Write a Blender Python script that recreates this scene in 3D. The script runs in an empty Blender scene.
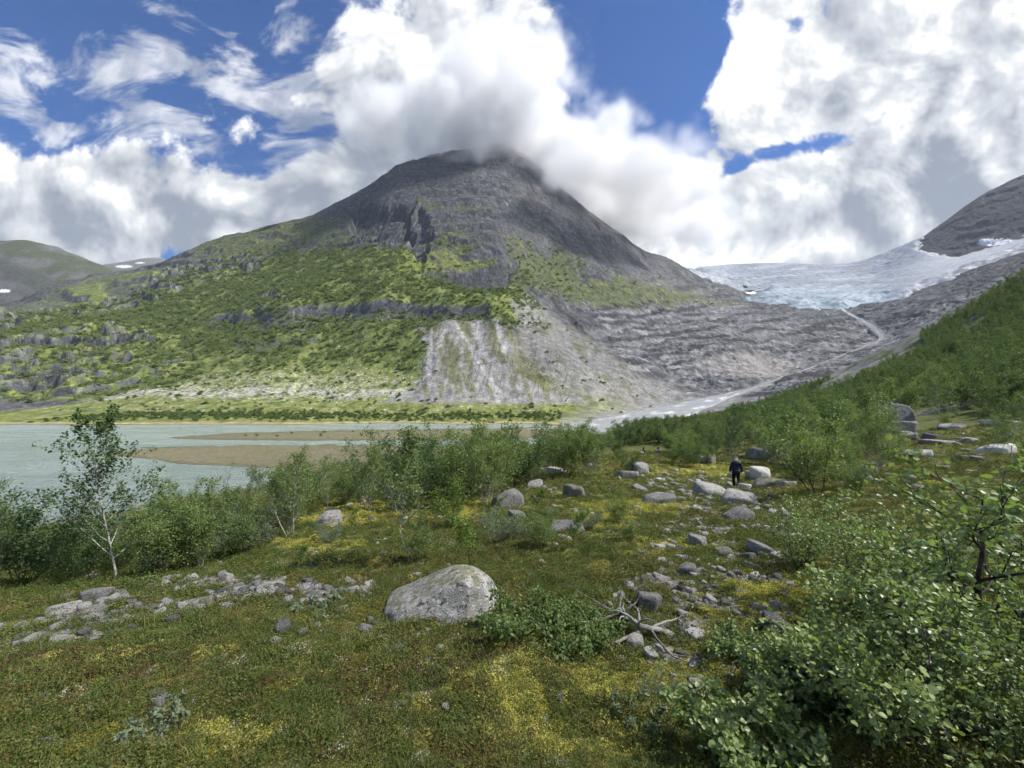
import bpy, math, random
import numpy as np
from mathutils import Vector, Matrix

# ------------------------------------------------------------------ basics
F, HY, CX = 400.0, 410.0, 512.0          # focal length in pixels, horizon row, centre column
LAKE = -13.0                             # eye is at z = 0
np.seterr(over='ignore')
rng = np.random.default_rng(11)
random.seed(5)
scn = bpy.context.scene
COL = scn.collection
PROTO = bpy.data.collections.new("prototypes")   # never linked to the scene


def sstep(a, b, x):
    t = np.clip((x - a) / (b - a), 0, 1)
    return t * t * (3 - 2 * t)


_GA = np.random.default_rng(1).random(1024) * 2 * math.pi
_GX, _GY = (np.cos(_GA) * 1.5).astype(np.float32), (np.sin(_GA) * 1.5).astype(np.float32)


def perlin(x, y, seed=0):
    x, y = np.broadcast_arrays(np.asarray(x, np.float64), np.asarray(y, np.float64))
    x0 = np.floor(x); y0 = np.floor(y)
    fx = (x - x0).astype(np.float32); fy = (y - y0).astype(np.float32)
    ix = x0.astype(np.int32).astype(np.uint32) * np.uint32(374761393) + np.uint32((seed * 974634777) & 0xffffffff)
    iy = y0.astype(np.int32).astype(np.uint32) * np.uint32(668265263)
    u = fx * fx * (3 - 2 * fx); v = fy * fy * (3 - 2 * fy)
    def g(i, j):
        h = ix + np.uint32(374761393 * i) + iy + np.uint32(668265263 * j)
        h ^= h >> np.uint32(13); h *= np.uint32(1274126177); h = (h >> np.uint32(16)) & np.uint32(1023)
        return _GX[h] * (fx - np.float32(i)) + _GY[h] * (fy - np.float32(j))
    n0 = g(0, 0); n0 += (g(1, 0) - n0) * u
    n1 = g(0, 1); n1 += (g(1, 1) - n1) * u
    return n0 + (n1 - n0) * v


def fbm(x, y, octv=5, seed=0, gain=0.5, lac=2.03):
    s = 0; a = 1.0; t = 0
    for i in range(octv):
        s = s + a * perlin(x, y, seed + i * 17); t += a
        a *= gain; x = x * lac + 13.7; y = y * lac - 7.1
    return s / t


def ridged(x, y, octv=5, seed=0, gain=0.5, lac=2.07):
    s = 0; a = 1.0; t = 0
    for i in range(octv):
        s = s + a * (1 - np.abs(perlin(x, y, seed + i * 17)) * 1.6); t += a
        a *= gain; x = x * lac + 3.7; y = y * lac - 9.1
    return s / t - 0.6


class TPS:
    """thin plate spline of the elevation tangent over (azimuth, log distance)"""
    def __init__(self, pts, k=0.55, reg=1e-4):
        p = np.array(pts, float)
        X = (p[:, 0] - CX) / F * p[:, 2]; Y = p[:, 2]; Z = (HY - p[:, 1]) / F * p[:, 2]
        r = np.hypot(X, Y)
        self.k = k
        self.P = np.stack([np.arctan2(X, Y), np.log(r) * k], 1)
        n = len(p)
        d = np.hypot(self.P[:, None, 0] - self.P[None, :, 0], self.P[:, None, 1] - self.P[None, :, 1])
        K = d * d * np.log(d + 1e-9) + np.eye(n) * reg
        A = np.zeros((n + 3, n + 3)); A[:n, :n] = K
        A[:n, n] = 1; A[:n, n + 1:] = self.P; A[n, :n] = 1; A[n + 1:, :n] = self.P.T
        self.w = np.linalg.solve(A, np.concatenate([Z / r, [0, 0, 0]]))
    def __call__(self, th, r):
        s = np.log(r) * self.k
        sh = np.shape(th); th = np.ravel(th); s = np.ravel(s)
        out = self.w[-3] + self.w[-2] * th + self.w[-1] * s
        for i0 in range(0, len(th), 20000):
            q = slice(i0, i0 + 20000)
            d2 = (th[q, None] - self.P[None, :, 0]) ** 2 + (s[q, None] - self.P[None, :, 1]) ** 2 + 1e-12
            out[q] += ((d2 * np.log(d2.astype(np.float32))) @ self.w[:len(self.P)]) * 0.5
        return out.reshape(sh)


def poly_sd(px, py, poly):
    """signed distance in the units of the polygon, positive inside"""
    px = np.asarray(px, float); py = np.asarray(py, float)
    d = np.full(px.shape, 1e18); ins = np.zeros(px.shape, bool)
    n = len(poly)
    for i in range(n):
        ax, ay = poly[i]; bx, by = poly[(i + 1) % n]
        ex, ey = bx - ax, by - ay
        t = np.clip(((px - ax) * ex + (py - ay) * ey) / (ex * ex + ey * ey + 1e-9), 0, 1)
        d = np.minimum(d, (px - ax - t * ex) ** 2 + (py - ay - t * ey) ** 2)
        c = ((ay > py) != (by > py)) & (px < (bx - ax) * (py - ay) / (by - ay + 1e-12) + ax)
        ins ^= c
    d = np.sqrt(d)
    return np.where(ins, d, -d)


def line_d(px, py, pts):
    d = np.full(np.shape(px), 1e18); tt = np.zeros(np.shape(px))
    L = 0; tot = sum(math.dist(a[:2], b[:2]) for a, b in zip(pts, pts[1:]))
    for a, b in zip(pts, pts[1:]):
        ex, ey = b[0] - a[0], b[1] - a[1]; l = math.hypot(ex, ey)
        t = np.clip(((px - a[0]) * ex + (py - a[1]) * ey) / (l * l + 1e-9), 0, 1)
        q = np.hypot(px - a[0] - t * ex, py - a[1] - t * ey)
        m = q < d
        d = np.where(m, q, d); tt = np.where(m, (L + t * l) / tot, tt); L += l
    return d, tt


# ------------------------------------------------------------------ terrain functions
near_pts = [
    # the mossy knoll by the camera
    (0, 768, 1.95), (256, 768, 1.87), (512, 768, 1.80), (760, 768, 1.76), (1024, 768, 1.70),
    (-300, 768, 2.0), (1320, 768, 1.65),
    (0, 680, 2.8), (256, 680, 2.62), (512, 680, 2.5), (760, 680, 2.45), (1024, 680, 2.38), (1320, 680, 2.3), (-300, 680, 2.9),
    (0, 625, 4.1), (300, 620, 3.75), (512, 625, 3.5), (700, 620, 3.45), (1024, 620, 3.2), (1320, 620, 3.1), (-300, 625, 4.2),
    (0, 590, 6.3), (115, 580, 6.2), (300, 562, 6.1), (400, 560, 6.0), (512, 560, 5.6), (680, 560, 5.25), (800, 560, 5.0), (1024, 560, 4.8), (1320, 560, 4.6), (-300, 590, 6.5),
    (300, 520, 10.5), (420, 520, 10), (600, 520, 9.2), (740, 520, 9.5), (870, 510, 9), (1024, 505, 8.5), (1320, 500, 8.5),
    (0, 575, 10), (-300, 575, 10), (120, 560, 10), (200, 545, 10),
    (300, 497, 19), (420, 487, 20), (512, 490, 17.5), (600, 490, 17), (700, 493, 18), (736, 487, 25), (860, 478, 17), (940, 470, 17), (1024, 465, 16), (1320, 445, 16),
    (560, 472, 28), (650, 465, 32), (740, 460, 38), (800, 455, 36), (870, 447, 32), (930, 440, 34), (1024, 432, 32), (1320, 400, 30),
    # bank down to the lake
    (0, 550, 25), (-300, 550, 24), (120, 540, 25), (220, 525, 28), (330, 503, 34), (430, 482, 42), (510, 470, 50),
    (0, 531, 43), (-300, 535, 41), (100, 514, 50), (200, 497, 60), (300, 479, 75), (400, 465, 95), (500, 450, 130), (560, 437, 190), (600, 428, 290),
    (0, 520, 60), (-300, 522, 57), (200, 482, 90), (400, 458, 135), (500, 446, 180), (560, 437, 260),
    (0, 466, 130), (-300, 466, 130), (200, 460, 145), (350, 447, 190), (450, 440, 240),
    (0, 432, 330), (-300, 432, 330), (300, 432, 330), (450, 432, 330), (560, 431, 340),
    # bench above the river and the hillside
    (600, 448, 80), (640, 440, 90), (650, 434, 150), (690, 427, 190), (640, 426, 290), (700, 415, 310), (745, 410, 310),
    (700, 440, 80), (740, 432, 90), (800, 422, 90), (860, 412, 80), (900, 405, 75), (960, 388, 75), (1024, 375, 70), (1320, 310, 65),
    (780, 408, 200), (840, 388, 160), (900, 366, 150), (960, 342, 140), (1024, 318, 135), (1320, 220, 120),
    (762, 402, 310), (800, 387, 280), (850, 366, 250), (900, 342, 225), (960, 307, 205), (1024, 270, 190), (1320, 120, 165),
    (762, 410, 350), (800, 400, 340), (850, 388, 330), (900, 374, 310), (960, 350, 300), (1024, 325, 290), (1320, 220, 260),
    (762, 418, 420), (850, 405, 420), (960, 380, 420), (1024, 360, 420), (1320, 270, 420),
]
TN = TPS(near_pts)


def near_tan(th, r):
    a = 1.06
    tc = np.clip(th, -a, a)
    f = TN(tc, r)
    t = np.clip((np.abs(th) - a) / (math.pi - a), 0, 1)
    k = t > 0
    if np.any(k):
        rk = r[k]
        m = 0.5 * (TN(np.full_like(rk, a), rk) + TN(np.full_like(rk, -a), rk))
        f[k] = f[k] * (1 - t[k]) + m * t[k]
    return f


def near_z(x, y, detail=True, both=False):
    x = np.asarray(x, float); y = np.asarray(y, float)
    r = np.maximum(np.hypot(x, y), 0.5); th = np.arctan2(x, y)
    z = near_tan(th, r) * r
    z0 = z
    if detail:
        far = sstep(10, 60, r)
        z = z + 0.10 * sstep(1.2, 6, r) * fbm(x * 0.55, y * 0.55, 3, 3)
        z = z + 0.55 * far * fbm(x * 0.06, y * 0.06, 4, 5) + 0.12 * sstep(5, 20, r) * fbm(x * .3, y * .3, 3, 8)
        z = z + (1 - sstep(14, 40, r)) * (0.07 * fbm(x * 2.3, y * 2.3, 3, 21) + 0.018 * fbm(x * 9, y * 9, 3, 22) * (1 - sstep(6, 14, r)))
    return (z, z0) if both else z


def hit(px, py, rmax=340):
    """the point where the sight line through a photo point meets the near ground"""
    th = math.atan2((px - CX) / F, 1.0)
    r = np.exp(np.linspace(math.log(0.9), math.log(rmax), 700))
    x = r * math.sin(th); y = r * math.cos(th)
    t = (HY - py) / F * math.cos(th)
    ok = near_z(x, y) / r >= t
    i = int(np.argmax(ok)) if ok.any() else len(r) - 1
    return float(x[i]), float(y[i])


def gz(x, y):
    return float(near_z(np.array([x]), np.array([y]))[0])


RIV = [(560, 432, 236), (610, 424.5, 340), (650, 416, 400), (690, 405, 470), (725, 396, 540), (765, 383.5, 600), (810, 368, 700), (850, 352, 800), (884, 338, 900), (868, 323, 1000), (846, 312, 1120), (838, 305, 1230)]
RIVW = [30, 34, 34, 26, 11, 3.2, 1.8, 1.8, 4, 5, 3, 2.6]
RIVP = [((p - CX) / F * y, y, (HY - q) / F * y) for p, q, y in RIV]

far_pts = []
def both(lst):
    far_pts.extend(lst)
both([(p, 428.5, 330) for p in (-300, -100, 100, 300, 480, 560)])
both([(p, 424.5, 350) for p in (-300, -100, 100, 300, 480, 570)])
both([(p, 413, 430) for p in (-300, -100, 100, 300, 420, 500)] + [(560, 412, 430), (610, 409, 440)])
both([(-300, 397, 500), (0, 396, 500), (200, 395, 500), (400, 393, 490), (500, 394, 470), (560, 399, 465), (620, 396, 500)])
both([(-300, 360, 620), (0, 360, 620), (200, 360, 620), (330, 358, 600), (430, 350, 570), (500, 350, 540), (560, 362, 530), (620, 370, 570), (660, 378, 600)])
both([(-300, 335, 760), (0, 333, 760), (100, 330, 780), (200, 326, 780), (330, 328, 680), (420, 326, 650), (480, 325, 630), (530, 320, 640)])
both([(300, 303, 730), (380, 298, 710), (450, 296, 700), (490, 295, 690)])
both([(-300, 318, 1000), (0, 312, 1000), (100, 300, 1050), (250, 275, 1080), (350, 262, 950), (420, 258, 870), (470, 288, 760), (505, 283, 760)])
both([(-300, 312, 1200), (0, 302, 1250), (50, 288, 1330), (100, 274, 1400), (165, 262, 1450), (215, 240, 1450), (270, 225, 1450), (330, 206, 1450), (370, 184, 1450), (400, 165, 1450), (430, 155, 1450), (470, 149, 1460), (510, 146, 1500)])
both([(300, 240, 1250), (350, 235, 1150), (390, 240, 1000), (385, 205, 1180), (430, 250, 900), (450, 230, 980), (455, 200, 1120), (440, 175, 1280), (490, 275, 800), (500, 250, 900), (505, 225, 1020), (500, 190, 1200)])
both([(545, 172, 1500), (580, 204, 1500), (620, 234, 1500), (645, 251, 1560), (662, 255, 1600), (690, 270, 1700), (715, 280, 1800), (745, 288, 1800)])
both([(540, 262, 980), (545, 225, 1150), (560, 300, 800), (600, 285, 950), (590, 245, 1180), (650, 290, 1080), (640, 265, 1280), (700, 300, 1250), (690, 285, 1420), (560, 335, 660), (620, 330, 790), (680, 330, 900), (740, 322, 1030), (700, 360, 720), (750, 345, 820)])
both([(p, q, y) for p, q, y in RIV[1:]])
both([(760, 362, 800), (800, 345, 900), (830, 328, 1000), (700, 385, 640), (790, 312, 1150), (720, 306, 1250), (660, 392, 560)])
both([(830, 306, 1230), (740, 299, 1400), (880, 300, 1250), (780, 288, 1650), (830, 285, 1700), (700, 270, 2300), (740, 267, 2400), (780, 266, 2450), (840, 268, 2400), (740, 284, 1750), (880, 280, 1750)])
both([(865, 263, 2250), (900, 249, 2150), (915, 244, 2100), (900, 274, 1650), (960, 262, 1500), (1024, 243, 1400), (1100, 215, 1300), (1320, 120, 1200)])
both([(922, 240, 1950), (950, 221, 1900), (985, 194, 1900), (1024, 173, 1900), (1100, 140, 1900), (1320, 60, 1800), (1000, 243, 1560), (960, 252, 1680)])
both([(930, 291, 1100), (980, 274, 1020), (900, 309, 980), (1024, 258, 950), (1100, 230, 900), (1320, 140, 850)])
both([(950, 330, 720), (1024, 325, 620), (900, 345, 720), (820, 378, 560), (1100, 330, 520), (1320, 300, 420), (780, 398, 450), (760, 412, 350), (900, 400, 380), (1024, 380, 380)])
# behind the crests the ground falls away again
both([(-300, 345, 1700), (0, 330, 1750), (100, 310, 1850), (215, 285, 1900), (330, 255, 1900), (430, 210, 1900), (510, 205, 1950), (580, 250, 1950), (645, 280, 2000), (700, 290, 2900), (840, 290, 2900), (915, 285, 2700), (1024, 230, 2500), (1320, 140, 2400)])
TF = TPS(far_pts, k=0.6)


def far_base(th, r):
    return TF(th, r) * r


def project(x, y, z):
    yy = np.maximum(y, 1e-3)
    return CX + F * x / yy, HY - F * z / yy


def mesh_from(name, V, Q, mat=None, smooth=True, attrs=None):
    me = bpy.data.meshes.new(name)
    V = np.ascontiguousarray(V, np.float32); Q = np.ascontiguousarray(Q, np.int32)
    nv, (nf, k) = len(V), Q.shape
    me.vertices.add(nv); me.vertices.foreach_set("co", V.ravel())
    me.loops.add(nf * k); me.loops.foreach_set("vertex_index", Q.ravel())
    me.polygons.add(nf); me.polygons.foreach_set("loop_start", np.arange(nf, dtype=np.int32) * k)
    me.polygons.foreach_set("use_smooth", np.full(nf, smooth))
    me.update(calc_edges=True)
    for an, (dom, arr) in (attrs or {}).items():
        if arr.ndim == 1:
            a = me.attributes.new(an, 'FLOAT', dom); a.data.foreach_set("value", arr.astype(np.float32))
        else:
            a = me.attributes.new(an, 'FLOAT_COLOR', dom)
            c = np.ones((len(arr), 4), np.float32); c[:, :arr.shape[1]] = arr
            a.data.foreach_set("color", c.ravel())
    if mat: me.materials.append(mat)
    return me


def grid_quads(nr, nc, wrap=False):
    i = np.arange(nr - 1)[:, None]; j = np.arange(nc if wrap else nc - 1)[None, :]
    j2 = (j + 1) % nc
    return np.stack([i * nc + j, i * nc + j2, (i + 1) * nc + j2, (i + 1) * nc + j], -1).reshape(-1, 4)


def link(name, me, parent=None, label=None, cat=None, group=None, kind=None, loc=None, rot=None, scale=None):
    o = bpy.data.objects.new(name, me); COL.objects.link(o)
    if parent: o.parent = parent
    if loc is not None: o.location = loc
    if rot is not None: o.rotation_euler = rot
    if scale is not None: o.scale = (scale,) * 3 if np.isscalar(scale) else scale
    if label: o["label"] = label
    if cat: o["category"] = cat
    if group: o["group"] = group
    if kind: o["kind"] = kind
    return o
# ------------------------------------------------------------------ material helpers
class NT:
    def __init__(self, tree):
        self.t = tree; self.n = tree.nodes; self.l = tree.links
        self.n.clear()
    def new(self, typ, **kw):
        nd = self.n.new(typ)
        for k, v in kw.items(): setattr(nd, k, v)
        return nd
    def put(self, sock, v):
        if v is None: return
        if isinstance(v, S): self.l.new(v.s, sock)
        elif isinstance(v, bpy.types.NodeSocket): self.l.new(v, sock)
        else: sock.default_value = v
    def m(self, op, a, b=None, c=None, clamp=False):
        nd = self.new("ShaderNodeMath", operation=op, use_clamp=clamp)
        for i, v in enumerate((a, b, c)): self.put(nd.inputs[i], v)
        return S(self, nd.outputs[0])
    def mix(self, f, a, b, blend='MIX'):
        nd = self.new("ShaderNodeMix", data_type='RGBA', blend_type=blend)
        self.put(nd.inputs[0], f)
        for i, v in ((6, a), (7, b)):
            if isinstance(v, tuple) and len(v) == 3: v = v + (1,)
            self.put(nd.inputs[i], v)
        return S(self, nd.outputs[2])
    def ramp(self, x, a, b):           # smooth 0..1
        nd = self.new("ShaderNodeMapRange", interpolation_type='SMOOTHSTEP')
        self.put(nd.inputs[0], x); nd.inputs[1].default_value = a; nd.inputs[2].default_value = b
        return S(self, nd.outputs[0])
    def noise(self, vec, scale, detail=4, rough=0.55, dist=0.0, lac=2.0):
        nd = self.new("ShaderNodeTexNoise")
        self.put(nd.inputs['Vector'], vec); nd.inputs['Scale'].default_value = scale
        nd.inputs['Detail'].default_value = detail; nd.inputs['Roughness'].default_value = rough
        nd.inputs['Distortion'].default_value = dist; nd.inputs['Lacunarity'].default_value = lac
        return S(self, nd.outputs[0])
    def voro(self, vec, scale, feature='F1', out=0):
        nd = self.new("ShaderNodeTexVoronoi", feature=feature)
        self.put(nd.inputs['Vector'], vec); nd.inputs['Scale'].default_value = scale
        return S(self, nd.outputs[out])
    def attr(self, name, out='Fac'):
        nd = self.new("ShaderNodeAttribute", attribute_name=name)
        return S(self, nd.outputs[out])
    def coord(self, which='Object'):
        return S(self, self.new("ShaderNodeTexCoord").outputs[which])
    def mapv(self, vec, scale=(1, 1, 1), rot=(0, 0, 0), loc=(0, 0, 0)):
        nd = self.new("ShaderNodeMapping"); self.put(nd.inputs[0], vec)
        nd.inputs['Scale'].default_value = scale; nd.inputs['Rotation'].default_value = rot; nd.inputs['Location'].default_value = loc
        return S(self, nd.outputs[0])
    def comb(self, x, y, z):
        nd = self.new("ShaderNodeCombineXYZ")
        for i, v in enumerate((x, y, z)): self.put(nd.inputs[i], v)
        return S(self, nd.outputs[0])
    def bump(self, h, strength=0.5, dist=0.05, normal=None):
        nd = self.new("ShaderNodeBump"); nd.inputs['Strength'].default_value = strength; nd.inputs['Distance'].default_value = dist
        self.put(nd.inputs['Height'], h)
        if normal is not None: self.put(nd.inputs['Normal'], normal)
        return S(self, nd.outputs[0])
    def principled(self, col, rough=0.8, spec=0.3, normal=None, metal=0.0):
        nd = self.new("ShaderNodeBsdfPrincipled")
        if isinstance(col, tuple) and len(col) == 3: col = col + (1,)
        self.put(nd.inputs['Base Color'], col); self.put(nd.inputs['Roughness'], rough)
        self.put(nd.inputs['Specular IOR Level'], spec); nd.inputs['Metallic'].default_value = metal
        if normal is not None: self.put(nd.inputs['Normal'], normal)
        return S(self, nd.outputs[0])
    def out(self, sh, vol=None):
        nd = self.new("ShaderNodeOutputMaterial")
        if sh is not None: self.put(nd.inputs['Surface'], sh)
        if vol is not None: self.put(nd.inputs['Volume'], vol)


class S:
    def __init__(self, nt, s): self.nt = nt; self.s = s
    def __add__(self, o): return self.nt.m('ADD', self, o)
    __radd__ = __add__
    def __sub__(self, o): return self.nt.m('SUBTRACT', self, o)
    def __rsub__(self, o): return self.nt.m('SUBTRACT', o, self)
    def __mul__(self, o): return self.nt.m('MULTIPLY', self, o)
    __rmul__ = __mul__
    def __truediv__(self, o): return self.nt.m('DIVIDE', self, o)


def material(name):
    m = bpy.data.materials.new(name); m.use_nodes = True
    return m, NT(m.node_tree)


def mat_painted(name, lo, hi, sc, bump_sc, bump_d, rough=0.9, sc2=None):
    """a terrain surface: the surface's own colour map, broken up by noise of two sizes"""
    m, t = material(name)
    c = t.attr("tint", 'Color'); p = t.coord()
    n = t.noise(p, sc, 6, 0.65); n2 = t.noise(p, sc2 or sc * 7, 4, 0.7)
    g = t.m('MULTIPLY', t.m('MULTIPLY_ADD', t.ramp(n, .3, .7), hi - lo, lo), t.m('MULTIPLY_ADD', t.ramp(n2, .3, .7), hi - lo, lo))
    col = t.mix(1.0, c, t.comb(g, g, g), 'MULTIPLY')
    b = t.bump(t.noise(p, bump_sc, 7, 0.7), 0.8, bump_d)
    t.out(t.principled(col, rough, 0.15, b))
    return m


def mat_rock(name, a, b, scale=1.0, lichen=0.5, moss=0.0):
    m, t = material(name)
    p = t.coord()
    oi = S(t, t.new("ShaderNodeObjectInfo").outputs['Random'])
    off = t.comb(oi * 37.0, oi * 17.0, oi * 53.0)
    vec = t.new("ShaderNodeVectorMath", operation='ADD'); t.put(vec.inputs[0], p); t.put(vec.inputs[1], off)
    p = S(t, vec.outputs[0])
    n1 = t.noise(p, 2.2 * scale, 6, .62, .3); n2 = t.noise(p, 22 * scale, 4, .7); n3 = t.noise(p, 75 * scale, 2, .6)
    col = t.mix(t.ramp(n1, .3, .7), a, b)
    k = t.m('MULTIPLY_ADD', oi, 0.5, 0.75)
    k = k * t.m('MULTIPLY_ADD', t.ramp(n3, .3, .7), .5, .75)
    col = t.mix(1.0, col, t.comb(k, k, k), 'MULTIPLY')
    # dark crustose lichen blotches and pale ones
    lv = t.noise(p, 6.5 * scale, 6, .75, .6)
    col = t.mix(t.ramp(lv, .53, .60) * (lichen * 1.1), col, (.055, .055, .05))
    lw = t.noise(t.mapv(p, loc=(4.1, 2.2, 7.7)), 9 * scale, 6, .78, .4)
    col = t.mix(t.ramp(lw, .53, .60) * lichen, col, (.50, .51, .47))
    sp = t.noise(t.mapv(p, loc=(1.1, 9.2, 3.7)), 42 * scale, 3, .75)
    col = t.mix(t.ramp(sp, .56, .62) * .7, col, (.05, .05, .048))
    if moss:
        geo = t.new("ShaderNodeNewGeometry"); sep = t.new("ShaderNodeSeparateXYZ"); t.l.new(geo.outputs['Normal'], sep.inputs[0])
        mm = t.ramp(S(t, sep.outputs[2]) + (t.noise(p, 5 * scale, 5, .7) - .5) * 1.6, .75, 1.05)
        col = t.mix(mm * moss, col, (.13, .13, .03))
    bmp = t.bump(n2 * .8 + n1 * 1.6 + n3 * .3, .9, .05 / scale)
    t.out(t.principled(col, .88, .25, bmp))
    return m


def mat_leaf(name, dark, light, trans=0.3, rough=0.45, spec=0.4, pale=None):
    m, t = material(name)
    r = t.attr("rnd"); oi = S(t, t.new("ShaderNodeObjectInfo").outputs['Random'])
    f = t.m('MULTIPLY_ADD', oi, 0.35, r * 0.75, clamp=True)
    col = t.mix(f, dark, light)
    if pale:
        bf = S(t, t.new("ShaderNodeNewGeometry").outputs['Backfacing'])
        col = t.mix(bf * .6, col, pale)
    pb = t.principled(col, rough, spec)
    tr = t.new("ShaderNodeBsdfTranslucent")
    t.put(tr.inputs[0], t.mix(1.0, col, (1.5, 1.6, .7), 'MULTIPLY'))
    mx = t.new("ShaderNodeMixShader"); mx.inputs[0].default_value = trans
    t.put(mx.inputs[1], pb); t.l.new(tr.outputs[0], mx.inputs[2])
    t.out(S(t, mx.outputs[0]))
    return m


def mat_bark(name, pale, dark, patch=.5):
    m, t = material(name)
    p = t.coord()
    n = t.noise(t.mapv(p, (8, 8, 22)), 1.6, 5, .7); n2 = t.noise(p, 3, 3)
    col = t.mix(t.ramp(n + (n2 - .5) * .5, patch - .08, patch + .08), pale, dark)
    t.out(t.principled(col, .85, .2, t.bump(n, .5, .01)))
    return m


def mat_flat(name, col, rough=.8, spec=.3, var=.3, scale=20):
    m, t = material(name)
    n = t.noise(t.coord(), scale, 4, .6)
    g = t.m('MULTIPLY_ADD', n, var * 2, 1 - var)
    t.out(t.principled(t.mix(1.0, col, t.comb(g, g, g), 'MULTIPLY'), rough, spec))
    return m


# ------------------------------------------------------------------ far massif

NC, NR = 1040, 640
az = np.linspace(-1.12, 1.12, NC)
rr = np.exp(np.linspace(math.log(322), math.log(3000), NR))
TH, RR = np.meshgrid(az, rr)
X = RR * np.sin(TH); Y = RR * np.cos(TH)
Z = far_base(TH, RR)
PX, PY = project(X, Y, Z)

GREEN = [(-400, 345), (0, 303), (55, 290), (100, 277), (165, 268), (230, 256), (300, 250), (350, 246), (385, 243), (415, 250), (440, 272), (470, 285), (515, 282), (530, 295), (548, 312), (530, 330), (500, 326), (440, 325), (425, 345), (420, 372), (404, 400), (250, 400), (0, 400), (-400, 400)]
wx = fbm(X / 60, Y / 60, 4, 41); wy = fbm(X / 60, Y / 60, 4, 42)
PXw, PYw = PX + wx * 14, PY + wy * 8
green = sstep(-5, 7, poly_sd(PXw, PYw, GREEN))
flat = sstep(400, 388, PY) * 0 + 1 - sstep(404, 396, PY)           # valley floor
flat = np.where(PX > 640, flat * 0.6, flat) * (RR < 800)
fade = sstep(405, 385, PY)                                        # relief grows up the slope
fade = np.where(RR > 800, 1, fade)
rd, rt = line_d(X, Y, [p[:2] for p in RIVP])
rw = np.interp(rt, np.linspace(0, 1, 60), np.interp(np.linspace(0, 1, 60), np.concatenate([[0], np.cumsum([math.dist(a[:2], b[:2]) for a, b in zip(RIVP, RIVP[1:])])]) / sum(math.dist(a[:2], b[:2]) for a, b in zip(RIVP, RIVP[1:])), RIVW))
river_near = 1 - sstep(1.1, 3.2, rd / rw)
ice_sd = poly_sd(PX + wx * 7 + 4 * fbm(X / 20, Y / 20, 3, 46), PY + wy * 3.5, [(688, 270), (720, 263), (780, 262), (850, 264), (885, 252), (905, 244), (922, 236), (917, 251), (960, 259), (1024, 240), (1200, 170), (1200, 195), (1024, 250), (985, 265), (940, 282), (905, 297), (872, 303), (840, 308), (800, 305), (770, 303), (748, 298), (770, 291), (742, 286), (712, 279)])
ice_sd = np.where(RR > 1080, ice_sd, -50)
rock = (1 - green) * (1 - flat)

# gullies in the debris cone
SCREE = [(432, 328, 428, 372), (455, 322, 500, 398), (445, 330, 434, 352), (478, 322, 482, 355), (495, 320, 505, 350)]
cone = sstep(-7, 9, poly_sd(PXw + 10 * fbm(X / 18, Y / 18, 3, 44), PYw + 6 * fbm(X / 18, Y / 18, 3, 45), [(424, 330), (450, 318), (500, 322), (525, 340), (545, 375), (575, 398), (540, 402), (470, 400), (405, 398), (428, 372)]))
fan = sstep(-4, 8, poly_sd(PXw * .5 + PX * .5, PY, [(508, 300), (530, 295), (585, 335), (640, 372), (690, 392), (668, 408), (600, 402), (560, 392), (520, 345)]))
# relief
rock = rock * (1 - .8 * cone) * (1 - .75 * fan)
dsc = fade * (1 - river_near)
big = ridged(X / 210, Y / 210, 5, 51)
med = ridged(X / 62 + wx, Y / 62, 4, 55)
Z = Z + dsc * (rock * (1 - sstep(-6, 10, ice_sd)) * (12 * big + 6 * med) + green * (9 * fbm(X / 90, Y / 90, 5, 57)))
slabs = sstep(-10, 25, poly_sd(PXw, PYw, [(560, 270), (640, 268), (720, 276), (760, 300), (860, 305), (940, 285), (1100, 230), (1100, 420), (640, 420), (600, 360), (570, 310)]))

def terrace(z, step, sharp, warp):
    q = z / step + warp
    k = np.floor(q); f = q - k
    return (k + sstep(0.5 - sharp, 0.5 + sharp, f) - warp) * step
wv = fbm(X / 130, Y / 130, 4, 61)
bench = sstep(0.02, 0.25, fbm(X / 260 + 3.1, Y / 260, 2, 63) + .12)
Z1 = terrace(Z, 64, .14, wv * 2.2 + .8 * fbm(X / 45, Y / 45, 3, 62))
Z = Z + (Z1 - Z) * (green * dsc * .5 * bench * sstep(330, 230, PX))
ang = .5
ux = X * math.cos(ang) + Y * math.sin(ang); uy = -X * math.sin(ang) + Y * math.cos(ang)
Z2 = terrace(Z, 15, .3, fbm(ux / 150, uy / 70, 5, 65) * 2.6)
Z = Z + (Z2 - Z) * (slabs * dsc * .5 * sstep(-.3, .3, fbm(X / 100, Y / 100, 3, 66)))
Z3 = terrace(Z, 60, .2, fbm(X / 90, Y / 90, 5, 67) * .9)
Z = Z + (Z3 - Z) * (rock * (1 - slabs) * (1 - cone) * (1 - fan) * dsc * .28 * sstep(-.2, .3, fbm(X / 170, Y / 170, 3, 68)))
# cliff walls left of the summit buttress and under the green bench
for poly, dep in (([(352, 216), (372, 205), (412, 205), (412, 232), (395, 250), (380, 243), (350, 235)], 46), ([(408, 212), (424, 206), (432, 235), (422, 262), (410, 250)], 30),
                  ([(420, 270), (470, 276), (520, 262), (505, 288), (470, 292), (440, 290)], 12), ([(185, 318), (260, 314), (300, 304), (360, 306), (420, 304), (490, 304), (486, 318), (430, 322), (330, 320), (290, 332), (215, 334)], 15),
                  ([(-40, 300), (60, 290), (90, 300), (20, 318)], 18), ([(95, 282), (150, 279), (160, 296), (120, 304)], 16)):
    sd = poly_sd(PXw, PYw, poly)
    Z = Z - dep * sstep(-2.5, 3.5, sd) * (0.8 + .5 * med)
# gullies
gul = fbm(PX / 9 + PY / 40, PY / 60, 4, 71)
Z = Z + dsc * (cone + fan) * gul * 2.2
Z = Z + dsc * (rock + .3) * 2.2 * fbm(X / 11, Y / 11, 3, 73)
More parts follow.
